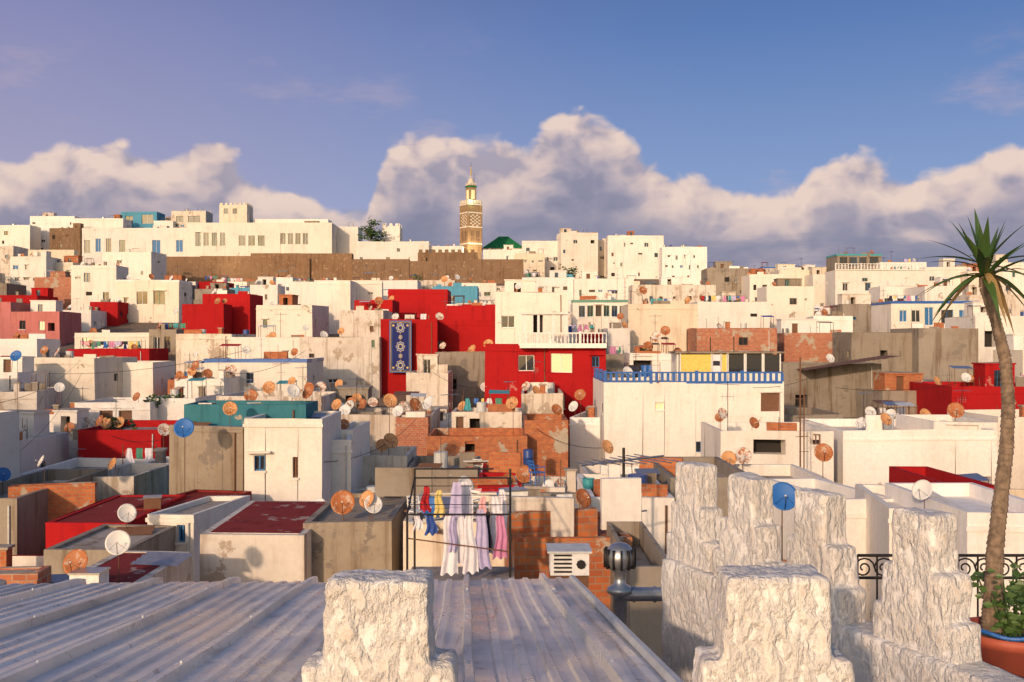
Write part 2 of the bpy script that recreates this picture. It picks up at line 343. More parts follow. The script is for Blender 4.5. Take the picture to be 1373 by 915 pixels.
# ======================= right middle
b(1052,1142,447,482,130,'B2',auto=.1); b(1092,1142,424,448,150,'W',auto=.2,yaw=-10); b(1130,1196,408,452,170,'G',auto=.2)
b(1142,1235,446,530,120,'G',auto=.08,cl=False,w=[(1180,470,1190,482,'o')]); b(1232,1312,440,530,118,'G',auto=.05,cl=True,dp=9)
b(1195,1312,404,446,150,'W',auto=0,trim='blue',w=[(1206,416,1216,432,'b'),(1222,416,1234,432,'g'),(1240,412,1252,436,'b'),(1262,416,1278,434,'g'),(1286,416,1298,432,'b')],big=False); b(1308,1400,424,470,125,'W',auto=0,w=[(1320,444,1336,466,'o')]); b(1240,1300,384,410,180,'W',auto=.5,big=True); b(1300,1373,395,430,165,'T',auto=.5,big=True); b(1180,1240,384,408,190,'W',auto=.5)
b(1050,1182,488,565,108,'G',auto=.1,dp=12,w=[(1066,530,1082,546,'o')],cl=False)
b(1276,1420,518,562,92,'R',auto=.05,roof='roof'); b(1182,1285,524,566,100,'G',auto=.2,yaw=5); b(1050,1130,556,600,86,'G',auto=.2,cl=False)
b(966,1118,578,645,66,'W',auto=0,dp=7,w=[(1010,590,1054,610,'o'),(1090,582,1101,596,'g')],roof='W',cl=True,big=False)
WR=b(1130,1338,577,682,68,'W',auto=0,dp=10,w=[(1262,646,1281,674,'d'),(1318,640,1330,672,'o')],cl=True,big=False,roof='C')
b(1252,1338,566,590,70,'W',auto=0,dp=7,w=[(1268,570,1312,588,'o')],cl=False)
b(1338,1460,560,680,72,'W'); b(1372,1500,470,560,110,'C')
b(1196,1300,684,770,34,'W',auto=0,dp=6,yaw=-8,par=.4,roof='W',cl=False); b(1296,1440,690,775,32,'W',auto=0,dp=7,w=[(1302,724,1330,752,'o')],par=.5,roof='W',cl=False); b(1285,1345,655,690,48,'R',auto=0,cl=False,w=[(1290,662,1300,674,'d')])
b(1120,1205,670,770,38,'W',auto=0,dp=6,cl=False,yaw=12); b(900,1012,640,760,44,'G',auto=0,dp=8,cl=False); b(1005,1130,650,770,46,'W',auto=.1,dp=8,cl=False)
# ======================= left middle
b(90,200,468,510,128,'R',auto=0,dp=7,cl=False); b(100,215,446,474,142,'W',auto=.4,w=[(110,452,120,464,'l')]); b(200,236,442,485,138,'G',auto=0,w=[(206,452,214,474,'g'),(220,452,228,474,'g')]); b(234,312,448,504,130,'T',auto=.15,yaw=-8); b(310,402,452,484,128,'W',auto=.2); b(402,509,452,520,118,'T',auto=.1,w=[(414,474,421,484),(498,456,503,466)],cl=False)
b(274,412,482,532,104,'W',auto=0,trim='blue',dp=9,w=[(278,505,285,520,'b'),(330,500,340,514,'g')],cl=True,big=False); b(20,132,480,548,108,'C',auto=.1,yaw=-12,dp=8); b(128,205,486,535,112,'W',auto=.1,cl=False); b(-80,24,500,560,100,'W')
b(100,202,540,580,88,'W',auto=0,w=[(134,549,152,570,'d'),(160,549,178,570,'d')],cl=False,dp=8); b(196,262,534,580,90,'W',auto=.1,roof='G'); b(0,48,525,592,92,'T',auto=.1,yaw=8); b(104,216,577,632,76,'R',auto=0,dp=9,cl=False); b(30,106,590,632,80,'T',auto=.2,par=.3); b(-70,28,592,640,70,'W',auto=.1); b(46,104,556,592,90,'W',auto=.2)
b(258,300,508,545,98,'W',auto=.1); b(290,430,532,560,84,'T',auto=.1,cl=False); b(425,512,552,600,88,'G',auto=.15); b(430,580,556,600,82,'T',auto=.1,big=False)
b(328,431,562,690,50,'W',auto=0,dp=6,yaw=0,w=[(341,611,356,632,'g'),(392,614,399,642,'g')],cl=False,trim=None,par=.3,roof='tealP')
b(222,329,570,690,51,'G',auto=0,dp=5.5,yaw=-14,cl=False,par=.2,roof='U'); b(246,410,543,572,53.5,'tealP',auto=0,dp=3.5,cl=False,par=.5,w=[],name='teal_roof_terrace')
b(400,470,590,665,53,'W',auto=0,dp=5,yaw=10,cl=False,w=[(432,600,440,616,'g')]); b(448,472,578,600,56,'W',auto=0,cl=False)
b(468,545,612,665,60,'T',auto=.1,cl=False,dp=6); b(545,640,628,665,58,'G',auto=.1,cl=True,big=False,dp=6)
b(572,706,585,634,74,'B',auto=0,dp=7,w=[(623,592,636,606,'o')],cl=False); b(704,762,564,634,76,'B',auto=0,dp=7,cl=False); b(606,700,553,588,84,'T',auto=.2,w=[(612,560,622,580,'d'),(630,562,644,580,'o')]); b(530,574,560,600,80,'B2',auto=.2)
# ======================= lower
b(196,262,690,750,39,'W',auto=0,dp=5,yaw=-10,cl=False,par=.2,w=[(238,703,250,726,'g')]); b(62,172,700,760,40,'R',auto=0,dp=7,cl=False,par=.05,roof='roofR'); b(168,258,684,745,43,'roofR',auto=0,dp=6,cl=False,par=.08,roof='roofR',yaw=-10,name='red_house')
b(58,168,738,790,34,'G',auto=0,dp=5,cl=False,par=.1,roof='roof',bot=-13)
b(266,409,716,800,30,'T',auto=0,dp=6,cl=False,par=-0.02,roof='roofR',bot=-13); b(405,526,700,800,31,'G',auto=0,dp=6,cl=False,par=.15,bot=-13); 
b(-40,50,770,830,24,'B2',auto=0,dp=.8,cl=False,par=.05,name='brick_parapet_wall'); b(50,166,799,850,24,'T',auto=0,dp=5,cl=False,par=.02,roof='roofR',bot=-13); b(-80,22,668,720,44,'G',auto=0,cl=False); b(18,122,650,700,47,'B',yaw=14,auto=0,dp=.8,cl=False,par=.05,name='brick_parapet_wall'); b(110,180,640,690,52,'T',auto=0,cl=False); b(25,150,636,650,60,'W',auto=.1,cl=False)
b(160,232,632,690,58,'W',auto=.3,w=[(200,640,218,660,'l')])
b(690,850,722,800,24,'B',auto=0,dp=4,cl=False,par=.15,bot=-13,yaw=4); b(540,700,700,800,29,'T',auto=0,dp=6,cl=False,par=.3,bot=-13); b(690,800,690,740,34,'G',auto=0,dp=5,cl=True,big=False); b(790,905,668,730,40,'W',auto=0,cl=True,big=False,dp=7); b(690,790,668,700,48,'T',auto=.1,cl=True,big=False); b(640,700,650,690,52,'R',auto=0,cl=False,dp=5,roof='roofR'); b(795,905,650,690,56,'T',auto=0,cl=True,big=False)
b(845,905,760,830,20,'G',auto=0,cl=False,dp=5,bot=-13)
# ======================= kasbah walls
def wallrun(name,x0,x1,yt,yb,d,mat,crn=False,step=14):
    mb=MB(); X0=PX(x0,d);X1=PX(x1,d);z1=PZ(yt,d);z0=PZ(yb,d)-8; n=max(1,int((X1-X0)/step)); rr=random.Random(x0+3)
    hr(x0,x1,yt,yb-3,d)
    for i in range(n):
        a=lerp(X0,X1,i/n);c=lerp(X0,X1,(i+1)/n); dz=rr.uniform(-.8,.5); dy=rr.uniform(-.4,.4)
        mb.box(a,c,d+dy,d+3+dy,z0,z1+dz,mat)
        if rr.random()<.5: mb.box(a+1,a+2.6,d+dy-.9,d+dy-.003,z0,z1+dz-1.5,mat)
        if crn:
            k=int((c-a)/2)
            for j in range(k): mb.box(a+j*2+.3,a+j*2+1.4,d+dy+.1,d+dy+.7,z1+dz+.002,z1+dz+.9,mat)
    mb.obj(name)
wallrun('kasbah_rampart_wall',200,472,341,376,288,'S'); wallrun('kasbah_rampart_wall',472,702,350,380,286,'S'); wallrun('kasbah_rampart_wall',560,640,338,360,306,'S',True); wallrun('kasbah_rampart_wall',-100,100,335,352,308,'C')
# ======================= infill
rows=[40,47,55,63,70,78,86,95,104,114,124,136,150,165,181,198,216,235,255,275]
cols=['W']*14+['C']*2+['T']*4+['G']*4+['R','R','P','B','B2','U']
for r_ in rows:
    x=PX(-330,r_)
    while x<PX(1700,r_):
        w=random.uniform(4,9)*(.8+r_/350); d=r_+random.uniform(-3,3); cx=x+w/2; x+=w+random.uniform(-.5,1.)
        p0=(cx-w/2)/d*F+686.5; p1=(cx+w/2)/d*F+686.5; dp=random.uniform(6,9)
        z=G(cx,d)+random.uniform(5.5,10); py=457.5-z/d*F
        cap=py; big=random.random()<.45
        for (a,c,yt,yb,hd) in HERO:
            if hd>d-1 and a-4<p1 and c+4>p0: cap=max(cap,yb-3+(8 if not big else 2.8/d*F))
        if d<60 and 400<p1 and p0<1300: cap=max(cap,640)
        zt=(457.5-cap)/F*d
        if zt-G(cx,d)<1.2: continue
        if any(abs(cx-fx)<w/2+fw-.6 and abs(d+dp/2-fy)<dp/2+fd-.6 for fx,fy,fw,fd in FOOT[:]): 
            dp2=3.
            if any(abs(cx-fx)<w/2*.6+fw-.6 and abs(d+dp2/2-fy)<dp2/2+fd-.3 for fx,fy,fw,fd in FOOT): continue
            dp=3.; w*=.6
            p0=(cx-w/2)/d*F+686.5; p1=(cx+w/2)/d*F+686.5
        cset=cols+(['G']*8+['B2']*2 if (p0>1040 and 85<d<150) else [])+(['P','R','U'] if p1<450 and d>110 else [])
        b(p0,p1,cap,None,d,random.choice(cset),yaw=random.choice([0,0,random.uniform(-14,14)]),dp=dp,big=big,hero=False,auto=random.choice([.3,.5,.7]),par=random.uniform(.3,1),trim=random.choice([None]*14+['blue','R']))
# ======================= ground
def axis(lo,hi,n,p=2.2): return [ (abs(t)**p)*(1 if t>0 else -1)*(hi if t>0 else -lo) for t in [-1+2*i/n for i in range(n+1)]]
xs=axis(-2500,2500,60); ys=[-60+i*12 for i in range(60)]+[660+ (i**2)*18 for i in range(1,15)]
vs=[];fs=[]
for y in ys:
    for x in xs: vs.append((x,y,G(x,y)))
nx=len(xs)
for j in range(len(ys)-1):
    for i in range(nx-1): fs.append((j*nx+i,j*nx+i+1,(j+1)*nx+i+1,(j+1)*nx+i))
me=bpy.data.meshes.new('ground'); me.from_pydata(vs,[],fs); me.materials.append(MATS['soil']); place(me,'ground',(0,0,0))
# ======================= minaret
def minaret():
    d=330; mb=MB(); X=PX(631.5,d); zb=PZ(345,d); S=lambda y:PZ(y,d)-zb; w=2.6
    h1=S(274)
    mb.box(-w,w,-w,w,-6,h1,'tower')
    for sgn,(O,U,N) in enumerate((((-w,-w),(1,0),(0,1)),((w,-w),(0,1),(-1,0)),((-w,w),(0,-1),(1,0)),((w,w),(-1,0),(0,-1)))):
        for u0,u1 in ((0,.45),(2*w-.45,2*w)): mb.fbox(O,U,N,u0+.003,u1-.003,-.18,-.003,2,h1-.5,'tower')
        for z in (4,9.5,14.2,h1-.6): mb.fbox(O,U,N,.003,2*w-.003,-.22,-.003,z,z+.45,'C')
        for r in range(7):
            for q in range(5):
                if (r+q)%2: mb.fbox(O,U,N,.7+q*.8,1.4+q*.8,-.12,-.003,10.1+r*.56,10.5+r*.56,'C')
        for z in (5.2,): 
            for q in range(2): mb.fbox(O,U,N,1+q*1.9,2.3+q*1.9,-.1,-.003,z,z+3.2,'S')
        for q in range(5): mb.fbox(O,U,N,q*1.06+.1,q*1.06+.75,-.1,.4,h1+.003,h1+1.1,'C')
    l=1.25; h2=S(249)
    mb.box(-l,l,-l,l,h1,h2,'tower')
    for O,U,N in (((-l,-l),(1,0),(0,1)),((l,-l),(0,1),(-1,0)),((-l,l),(0,-1),(1,0))):
        mb.fbox(O,U,N,.6,1.9,-.08,-.003,h1+1.6,h2-1.6,'lit'); mb.fbox(O,U,N,-.1,2*l+.1,-.2,-.003,h2-.7,h2-.2,'green')
        for q in range(3): mb.fbox(O,U,N,q*.85+.05,q*.85+.6,-.05,.3,h2+.003,h2+.7,'C')
    mb.lathe([(1.15,h2),(1.2,h2+.8),(1.0,h2+1.6),(.6,h2+2.3),(.12,h2+2.8),(.1,h2+3.4)],'C',n=14)
    z=h2+3.4
    for r in (.38,.3,.22): 
        mb.lathe([(.05,z),(r,z+.35),(r*.9,z+.6),(.05,z+.9)],'gold',n=10); z+=.95
    mb.cyl((0,0,z-.5),(0,0,z+1.4),.06,'iron'); mb.cyl((1.2,0,h2),(1.2,0,h2+4),.05,'iron')
    mb.obj('mosque_minaret',(X,d,zb),33)
    mb=MB(); X=PX(675,345); a=PX(704,345)-X; z0=PZ(333,345); z1=PZ(315,345)
    mb.box(-a*.95,a*.95,.5,2*a-.5,-6,0,'W')
    q=[(-a,0),(a,0),(a,2*a),(-a,2*a)]; t=[(-a*.22,a*.9),(a*.22,a*.9),(a*.22,a*1.1),(-a*.22,a*1.1)]
    for j in range(4):
        k=(j+1)%4; mb.poly([(*q[j],0.01),(*q[k],0.01),(*t[k],z1-z0),(*t[j],z1-z0)],'green')
    for j in range(12):
        u=-1+2*(j+.5)/12; mb.cyl((a*u,-.05,.08),(a*u*.22,a*.9,z1-z0+.06),.12,'green',n=5)
    mb.poly([(*p,z1-z0) for p in t],'green'); mb.poly([(*p,0.01) for p in q],'W')
    mb.obj('green_tiled_mosque_roof',(X,345,z0))
    def pt(x,y,z,e,col=(1,.8,.5)):
        L=bpy.data.lights.new('minaret_floodlight','POINT'); L.energy=e; L.color=col; L.shadow_soft_size=.4; o=bpy.data.objects.new('minaret_floodlight',L); o.location=(x,y,z); SC.collection.objects.link(o)
    pt(PX(638,322),322,PZ(332,322),2600); pt(PX(624,322),322,PZ(332,322),900); pt(PX(633,326),325.5,PZ(268,326),400,(.8,1,.6)); pt(PX(306,284),284,PZ(352,284),500)
minaret()
# ======================= balustrades / railings
def balustrade(name,xa,ya,xb,yb,z,h,mat,sp=.3,r=.06,square=False):
    mb=MB(); L=math.hypot(xb-xa,yb-ya); n=int(L/sp)
    mb.box(0,L,-.09,.09,h-.12,h,mat); mb.box(0,L,-.09,.09,-.1,.1,mat)
    for i in range(n+1):
        u=L*i/n; big=i%8==0
        if big: mb.box(u-.12,u+.12,-.13,.13,-.1,h+.1,mat)
        elif square: mb.box(u-r,u+r,-.03,.03,.1,h-.12,mat)
        else: mb.lathe([(r*.6,.1),(r*1.3,.1+(h-.2)*.3),(r*.6,.1+(h-.2)*.7),(r,h-.12)],mat,(u,0,0),n=6)
    mb.obj(name,(xa,ya,z),math.degrees(math.atan2(yb-ya,xb-xa)))
X,D,ZB,ZT,W_,DP=BW
balustrade('blue_roof_railing',X-W_/2+.1,D+.12,X+W_/2-.1,D+.12,ZT,.85,'blue',.45,.11,True)
balustrade('blue_roof_railing',X-W_/2+.12,D+.3,X-W_/2+.12,D+DP,ZT,.85,'blue',.45,.11,True)
X,D,ZB,ZT,W_,DP=RH
balustrade('white_balustrade',PX(697,96),95.9,PX(813,96),95.9,ZT,1.15,'frameW',.35,.07)
mb=MB(); mb.box(PX(697,96),PX(813,96),95.6,97,ZT-.35,ZT-.003,'W'); mb.obj('terrace_slab')
balustrade('white_balustrade',PX(1120,225),224.8,PX(1240,225),224.8,PZ(362,225),1.4,'frameW',.7,.14)
def glazed():
    X,D,ZB,ZT,W_,DP=BW; mb=MB(); d=84; x0=PX(908,d);x1=PX(1049,d);z0=ZT-.25;z1=PZ(474,d)
    mb.box(x0,x1,d+3,d+3.2,z0,z1,'C'); mb.box(x0-.2,x1+.2,d-.2,d+3.3,z1+.003,z1+.15,'G'); cells=[('yellow',912,954),('cW',955,966),('yellow',967,975),('glass',976,998),('glass',1000,1022),('glass',1024,1046)]
    for m,a,c in cells:
        mb.box(PX(a,d),PX(c,d),d,d+.05,z0+.9,z1-.1,m)
        if m=='cW': mb.box(PX(a,d),PX(c,d),d-.03,d-.003,z0+1.5,z0+1.9,'cD')
        for p in (a,c): mb.box(PX(p,d)-.05,PX(p,d)+.05,d-.06,d+.08,z0,z1,'frameW')
    mb.box(x0,x1,d,d+.15,z0,z0+.85,'W'); mb.box(x0,x0+.15,d+.2,d+3,z0,z1,'W')
    for i in range(3): mb.cyl((x0+1+i*2,d+1,z1),(x0+1+i*2,d+1,z1+random.uniform(1,2)),.04,'iron')
    mb.obj('glazed_terrace_room')
glazed()
def pergola():
    mb=MB(); d=101
    for px in (703,722,742,758): mb.box(PX(px,d)-.12,PX(px,d)+.12,d,d+.24,PZ(462,d),PZ(422,d),'frameW')
    mb.box(PX(700,d),PX(762,d),d-.2,d+3,PZ(422,d)+.003,PZ(419,d),'W')
    mb.obj('terrace_pergola')
pergola()
def carpet():
    mb=MB(); d=119.0; w=PX(552,d)-PX(522,d); h=(500-430)/F*d; N=14
    for i in range(N):
        z0=h*i/N;z1=h*(i+1)/N; y=lambda z:.05*math.sin(z*2.2)
        mb.poly([(0,y(z0),z0),(w,y(z0),z0),(w,y(z1),z1),(0,y(z1),z1)],'carpB')
    def ring(x0,x1,z0,z1,t,m,o):
        for a,c,e,f in ((x0,x1,z0,z0+t),(x0,x1,z1-t,z1),(x0,x0+t,z0+t,z1-t),(x1-t,x1,z0+t,z1-t)): mb.box(a,c,-.07-o,-.06-o,e,f,m)
    ring(.02,w-.02,.02,h-.02,.09,'blue',.0); ring(.16,w-.16,.16,h-.16,.06,'gold',.0); ring(.32,w-.32,.32,h-.32,.04,'blue',.0)
    for k in range(5):
        zc=h*(.14+.18*k); big=k%2==0
        for rr,m,o in ((.50 if big else .22,'gold',.01),(.44 if big else .17,'blue',.02),(.28 if big else .1,'cY',.03),(.2 if big else .05,'carpB',.04)):
            mb.poly([(w/2+rr*(1+.15*math.cos(8*t))*math.cos(t),-.07-o,zc+rr*1.2*(1+.15*math.cos(8*t))*math.sin(t)) for t in [2*math.pi*j/32 for j in range(32)]],m)
    for zc in (.6,h-.6):
        for xc in (.5,w-.5): mb.poly([(xc+.14*math.cos(t),-.075,zc+.14*math.sin(t)) for t in [j*math.pi/4 for j in range(8)]],'gold')
    mb.obj('hanging_carpet',(PX(522,d),d,PZ(500,d)))
carpet()
# ======================= support finder
bpy.context.view_layer.update(); DG=bpy.context.evaluated_depsgraph_get()
def below(x,y,z):
    hit,loc,_,_,_,_=SC.ray_cast(DG,Vector((x,y,z)),Vector((0,0,-1)),distance=60)
    return loc.z if hit else None
# ======================= satellite dishes
def dishmesh(mat,R=.5):
    mb=MB(); n=20; rings=[(R*i/6) for i in range(7)]; T=Matrix.Rotation(math.radians(-28),4,'X')
    a=mb.mi(mat)
    for side in (0,1):
        for r in rings:
            for i in range(n):
                an=2*math.pi*i/n; p=T@Vector((r*math.cos(an),-(r*r)/(R*R)*.13+side*.02,r*math.sin(an)*1.06)); mb.v.append(tuple(p))
    for side in (0,1):
        o=side*7*n
        for j in range(6):
            for i in range(n):
                i2=(i+1)%n; f=(o+j*n+i,o+j*n+i2,o+(j+1)*n+i2,o+(j+1)*n+i); mb.f.append(f if side==0 else f[::-1]); mb.m.append(a)
    for i in range(n):
        i2=(i+1)%n; mb.f.append((6*n+i,6*n+i2,13*n+i2,13*n+i)); mb.m.append(a)
    lnb=T@Vector((0,-.52,-.12)); bt=T@Vector((0,-.11,-R*1.0))
    mb.cyl(bt,lnb,.014,'iron',n=5); mb.cyl(lnb,lnb+(T@Vector((0,.1,.02))),.035,'frameW',n=8)
    for s in (-1,1): mb.cyl(T@Vector((s*R*.7,-.06,-R*.6)),lnb,.006,'iron',n=4)
    mb.cyl((0,.05,0),(0,.2,-.1),.04,'iron',n=6)
    return mb.mesh('satellite_dish_mesh',True)
DM={k:dishmesh('dish'+k) for k in 'WRMBO'}
def putdish(k,x,y,z,yaw,s,gap):
    o=place(DM[k],'satellite_dish',(x,y,z),yaw,s)
    mb=MB(); L=(gap+.05)/s; mb.cyl((0,.2,.12),(0,.2,-L),.022,'rustpipe',n=6)
    mb.box(-.1,.1,.1,.3,-L,-L+.04,'iron')
    c=bpy.data.objects.new('mast',mb.mesh('mast')); c.parent=o; SC.collection.objects.link(c)
def dish(px,py,r,k,yaw=None,d=None):
    d0=d or 620/r; best=None
    for m in [1,.97,1.03,.94,1.06,.9,1.1,.86,1.15,.82,1.2,.78,1.26]:
        dd=d0*m; x=PX(px,dd); z=PZ(py,dd); h=below(x,dd+.2,z)
        if h is None: continue
        g=z-h; sc=abs(g-.9)+3*abs(m-1)
        if g<.3: sc+=3
        if best is None or sc<best[0]: best=(sc,dd,x,z,g)
    if not best or best[4]>4.5: return
    _,dd,x,z,g=best
    putdish(k,x,dd,z,yaw if yaw is not None else random.uniform(-45,35),r*dd/F/.5*.95,g)
for q in [(393,525,10,'W'),(415,526,11,'R'),(452,543,8,'O'),(469,544,7,'W'),(486,543,8,'R'),(500,540,7,'M'),(523,538,10,'O'),(541,545,7,'M'),(556,543,9,'R'),(575,541,10,'W'),(247,575,14,'B',10,51),(220,577,9,'M'),(427,680,12,'W',0,44),(460,675,17,'R',5,34),(493,670,12,'O',-30,40),(500,677,13,'W',20,38),(536,678,14,'O',-10,36),(579,682,15,'B',0,31),(578,643,11,'O'),(170,689,13,'W',30,42),(103,755,18,'R',-5,26),(1104,608,13,'R',-10,50),(977,616,11,'O'),(996,612,12,'M'),(1187,563,9,'O'),(687,541,9,'O'),(778,530,8,'R'),(655,462,7,'O'),(881,452,8,'M'),(523,592,11,'O'),(512,598,9,'O'),(703,637,12,'R'),(682,645,10,'R'),(677,632,8,'W'),(4,637,10,'B'),(143,568,8,'O'),(115,568,8,'M'),(160,567,8,'O'),(22,478,8,'B'),(10,492,6,'W'),(30,402,6,'O'),(968,555,8,'M'),(963,556,7,'W'),(508,404,6,'R'),(1231,510,6,'W'),(1256,512,7,'O'),(1295,507,7,'W'),(1316,505,6,'O'),(1338,507,6,'M'),(1300,508,6,'R'),(1355,540,7,'R'),(867,645,9,'R'),(596,375,5,'O'),(613,372,4,'W'),(455,515,6,'O'),(438,482,5,'O'),(180,470,5,'M'),(237,418,5,'W'),(395,408,5,'O'),(437,466,5,'O'),(515,452,5,'R'),(594,464,5,'M'),(708,606,9,'B'),(210,625,8,'R'),(703,762,22,'W',-50,25),(430,520,8,'M'),(465,533,7,'R'),(534,552,8,'W'),(600,540,7,'R'),(650,520,7,'W'),(620,545,7,'O'),(60,470,6,'R'),(80,520,7,'W'),(150,515,6,'O'),(240,505,7,'R'),(330,470,6,'W'),(360,455,6,'O'),(410,440,5,'W'),(560,560,8,'O')]:
    dish(*q)
d=14; s=19*14/F/.5
putdish('B',PX(1050,14),14,PZ(667,14),-5,s,3.3)
mb=MB(); mb.box(PX(1000,14),PX(1130,14),13.6,16,-13,PZ(667,14)-3.3,'W','roof'); mb.obj('white_house')
for (x,y,z) in DISHSPOTS:
    if random.random()<.75:
        h=below(x,y+.2,z+3)
        if h is None or h<z-2: continue
        s=random.uniform(.75,1.15)*(1 if y>70 else .7); g=random.uniform(.7,1.3)
        putdish(random.choice('WWMRRROO'),x,y,h+g,random.uniform(-60,40),s,g)
# ======================= tv antennas
def antenna():
    mb=MB(); mb.cyl((0,0,0),(0,0,3.2),.022,'iron',n=5); mb.cyl((-.7,0,3),(.7,0,3.05),.014,'metal',n=4)
    for i in range(8):
        x=-.65+i*.18; L=.22+.05*i; mb.cyl((x,-L,3.02),(x,L,3.02),.008,'metal',n=4)
    mb.cyl((-.4,0,2.3),(.4,0,2.3),.012,'metal',n=4)
    for i in range(4): mb.cyl((-.35+i*.22,0,2.05),(-.35+i*.22,0,2.55),.008,'metal',n=4)
    return mb.mesh('tv_antenna_mesh')
AM=antenna()
for i,(x,y,z) in enumerate(DISHSPOTS):
    if i%4==0 and y>65:
        h=below(x+.8,y+1,z+3)
        if h is not None and h>z-3: place(AM,'tv_antenna',(x+.8,y+1,h-.02),random.uniform(0,180),random.uniform(.8,1.2))
h=below(PX(836,36),36,PZ(600,36)); place(AM,'tv_antenna',(PX(836,36),36,h-.02),30,(PZ(600,36)-h)/3.2)
def mast(px,y0,y1,d,r=.05):
    z1=PZ(y1,d); z0=(below(PX(px,d),d,z1) or PZ(y0,d))-.02; mb=MB(); mb.cyl((0,0,0),(0,0,z1-z0),r,'rustpipe',n=7)
    for k in range(4): 
        z=(z1-z0)*(.5+.12*k); mb.cyl((-.3,0,z),(.3,0,z),.02,'rustpipe',n=5)
    mb.obj('antenna_mast',(PX(px,d),d,z0))
mast(1073,660,480,62); mast(1078,660,520,62,.04); mast(838,400,372,200)
# ======================= cloth and laundry
def cloth(mb,x0,x1,z0,z1,y,mat,kind='s'):
    nx,nz=14,9; k=len(mb.v); a=mb.mi(mat); ph=random.uniform(0,6); fr=random.uniform(1.3,2.6); sw_=random.uniform(-.12,.12)
    for j in range(nz+1):
        t=j/nz
        sc=1 if kind=='s' else (lerp(.35,.62,t/.15) if t<.15 else lerp(.5,1,(t-.15)/.85))
        for i in range(nx+1):
            u=(i/nx-.5)*sc+.5
            mb.v.append((lerp(x0,x1,u)+.02*math.sin(j*.8+ph)+sw_*t*t*(x1-x0),y+(.01+.04*t)*(x1-x0+.3)*math.sin(i/nx*fr*6.28+ph+.5*math.sin(j*.5+ph)),lerp(z1,z0,t)+.03*math.sin(i*.9+ph)*t))
    for j in range(nz):
        for i in range(nx): q=k+j*(nx+1)+i; mb.f.append((q,q+1,q+nx+2,q+nx+1)); mb.m.append(a)
CL=['cW','cW','cW','cL','cK','cB','cR','cD','cY','cG','cP','blue','teal']
def line(px0,px1,py,d,pal=CL,hh=(.4,1.1)):
    L=PX(px1,d)-PX(px0,d); z=PZ(py,d); X=PX(px0,d)
    ha=below(X,d,z); hb=below(X+L,d,z)
    if ha is None or hb is None or z-ha>6 or z-hb>6: return
    if z-ha<1.3: z=ha+1.6
    mb=MB()
    for x,h in ((0,ha),(L,hb)): mb.cyl((x,0,h-z),(x,0,.25),.03,'rustpipe',n=5)
    mb.cyl((0,0,0),(L,0,0),.012,'iron',n=4); x=.1
    while x<L-.4:
        w=random.uniform(.35,.9); 
        if x+w>L: break
        cloth(mb,x,x+w,-random.uniform(*hh),0,0,random.choice(pal),random.choice('ssd')); x+=w+random.uniform(.02,.3)
    mb.obj('laundry_line',(X,d,z))
for q in [(108,195,458,131),(112,190,464,129.5),(940,1000,404,161),(612,700,560,86),(655,705,565,85),(395,440,455,119),(725,790,408,153),(560,640,392,192),(1200,1250,372,230),(330,380,500,106),(1190,1235,405,153),(850,905,478,102),(620,680,555,87),(1240,1290,402,182),(880,930,410,135),(700,760,376,218),(60,110,552,92)]: line(*q)
for i in range(80):
    x,y,z=random.choice(DISHSPOTS); px=x/y*F+686.5; 
    if y>62: line(px,px+random.uniform(2,5)/y*F,457.5-(z+.9)/y*F,y+random.uniform(.5,3))
line(866,912,702,21,['cW','cP','cW'],(.5,.9))
def rack():
    mb=MB(); d=21; P=lambda x,y,dd=0:(PX(x,d),d+dd,PZ(y,d))
    for x in (546,684):
        for dd in (0,1.6): mb.cyl(P(x,790,dd),P(x,(642 if dd else 688),dd),.025,'iron',n=6)
    for (y,dd) in ((690,0),(655,1.6)): mb.cyl(P(546,y,dd),P(684,y,dd),.02,'iron',n=6)
    for x in (546,684): mb.cyl(P(x,690,0),P(x,655,1.6),.02,'iron',n=6)
    mb.cyl(P(546,642,1.6),P(660,642,1.6),.02,'iron',n=6); mb.cyl(P(546,722,0),P(684,740,0),.015,'rustpipe',n=6)
    for k in range(4): mb.cyl(P(546,690-9*k,.4*k),P(684,690-9*k,.4*k),.008,'iron',n=4)
    for (x0,x1,yt,yb,m,dd) in ((594,622,655,765,'cL',.9),(604,636,658,745,'cW',1.3),(618,640,690,770,'cW',.1),(632,657,685,764,'cL',.15),(590,614,690,772,'cW',.1),(652,674,672,752,'cW',.6),(661,682,690,750,'cK',.1),(638,654,676,720,'cP',1.0),(664,682,668,735,'cW',1.2),(608,628,692,760,'cW',.2),(600,612,690,740,'cL',.05),(568,586,690,718,'cB',.1),(552,566,690,712,'cW',.12),(575,592,668,705,'cY',1.1),(556,572,664,700,'cR',1.3),(646,660,690,742,'cD',.3)):
        cloth(mb,PX(x0,d),PX(x1,d),PZ(yb,d),PZ(yt,d),d+dd,m,'d')
    mb.box(PX(540,d),PX(690,d),d-.3,d+2,-13,PZ(790,d)+.02,'T','roof')
    mb.obj('laundry_rack_with_dresses')
rack()
def chair(px,py,d,yaw,mat):
    x=PX(px,d); h=below(x,d,PZ(py,d)+1.5)
    if h is None: return
    mb=MB()
    for sx in (-.2,.18):
        for sy in (-.2,.18): mb.cyl((sx,sy,0),(sx*.95,sy*.95,.43),.018,mat,n=6)
    mb.box(-.23,.23,-.22,.22,.43,.46,mat)
    for sx in (-.2,.2): mb.cyl((sx,.2,.46),(sx,.27,.88),.018,mat,n=6)
    for z in (.58,.7,.82): mb.box(-.2,.2,.2+(z-.46)*.15,.22+(z-.46)*.15,z,z+.07,mat)
    for sx in (-.23,.23): mb.box(sx-.02,sx+.02,-.2,.22,.64,.67,mat); mb.cyl((sx,-.18,.44),(sx,-.18,.64),.014,mat,n=5)
    mb.obj('plastic_chair',(x,d,h),yaw)
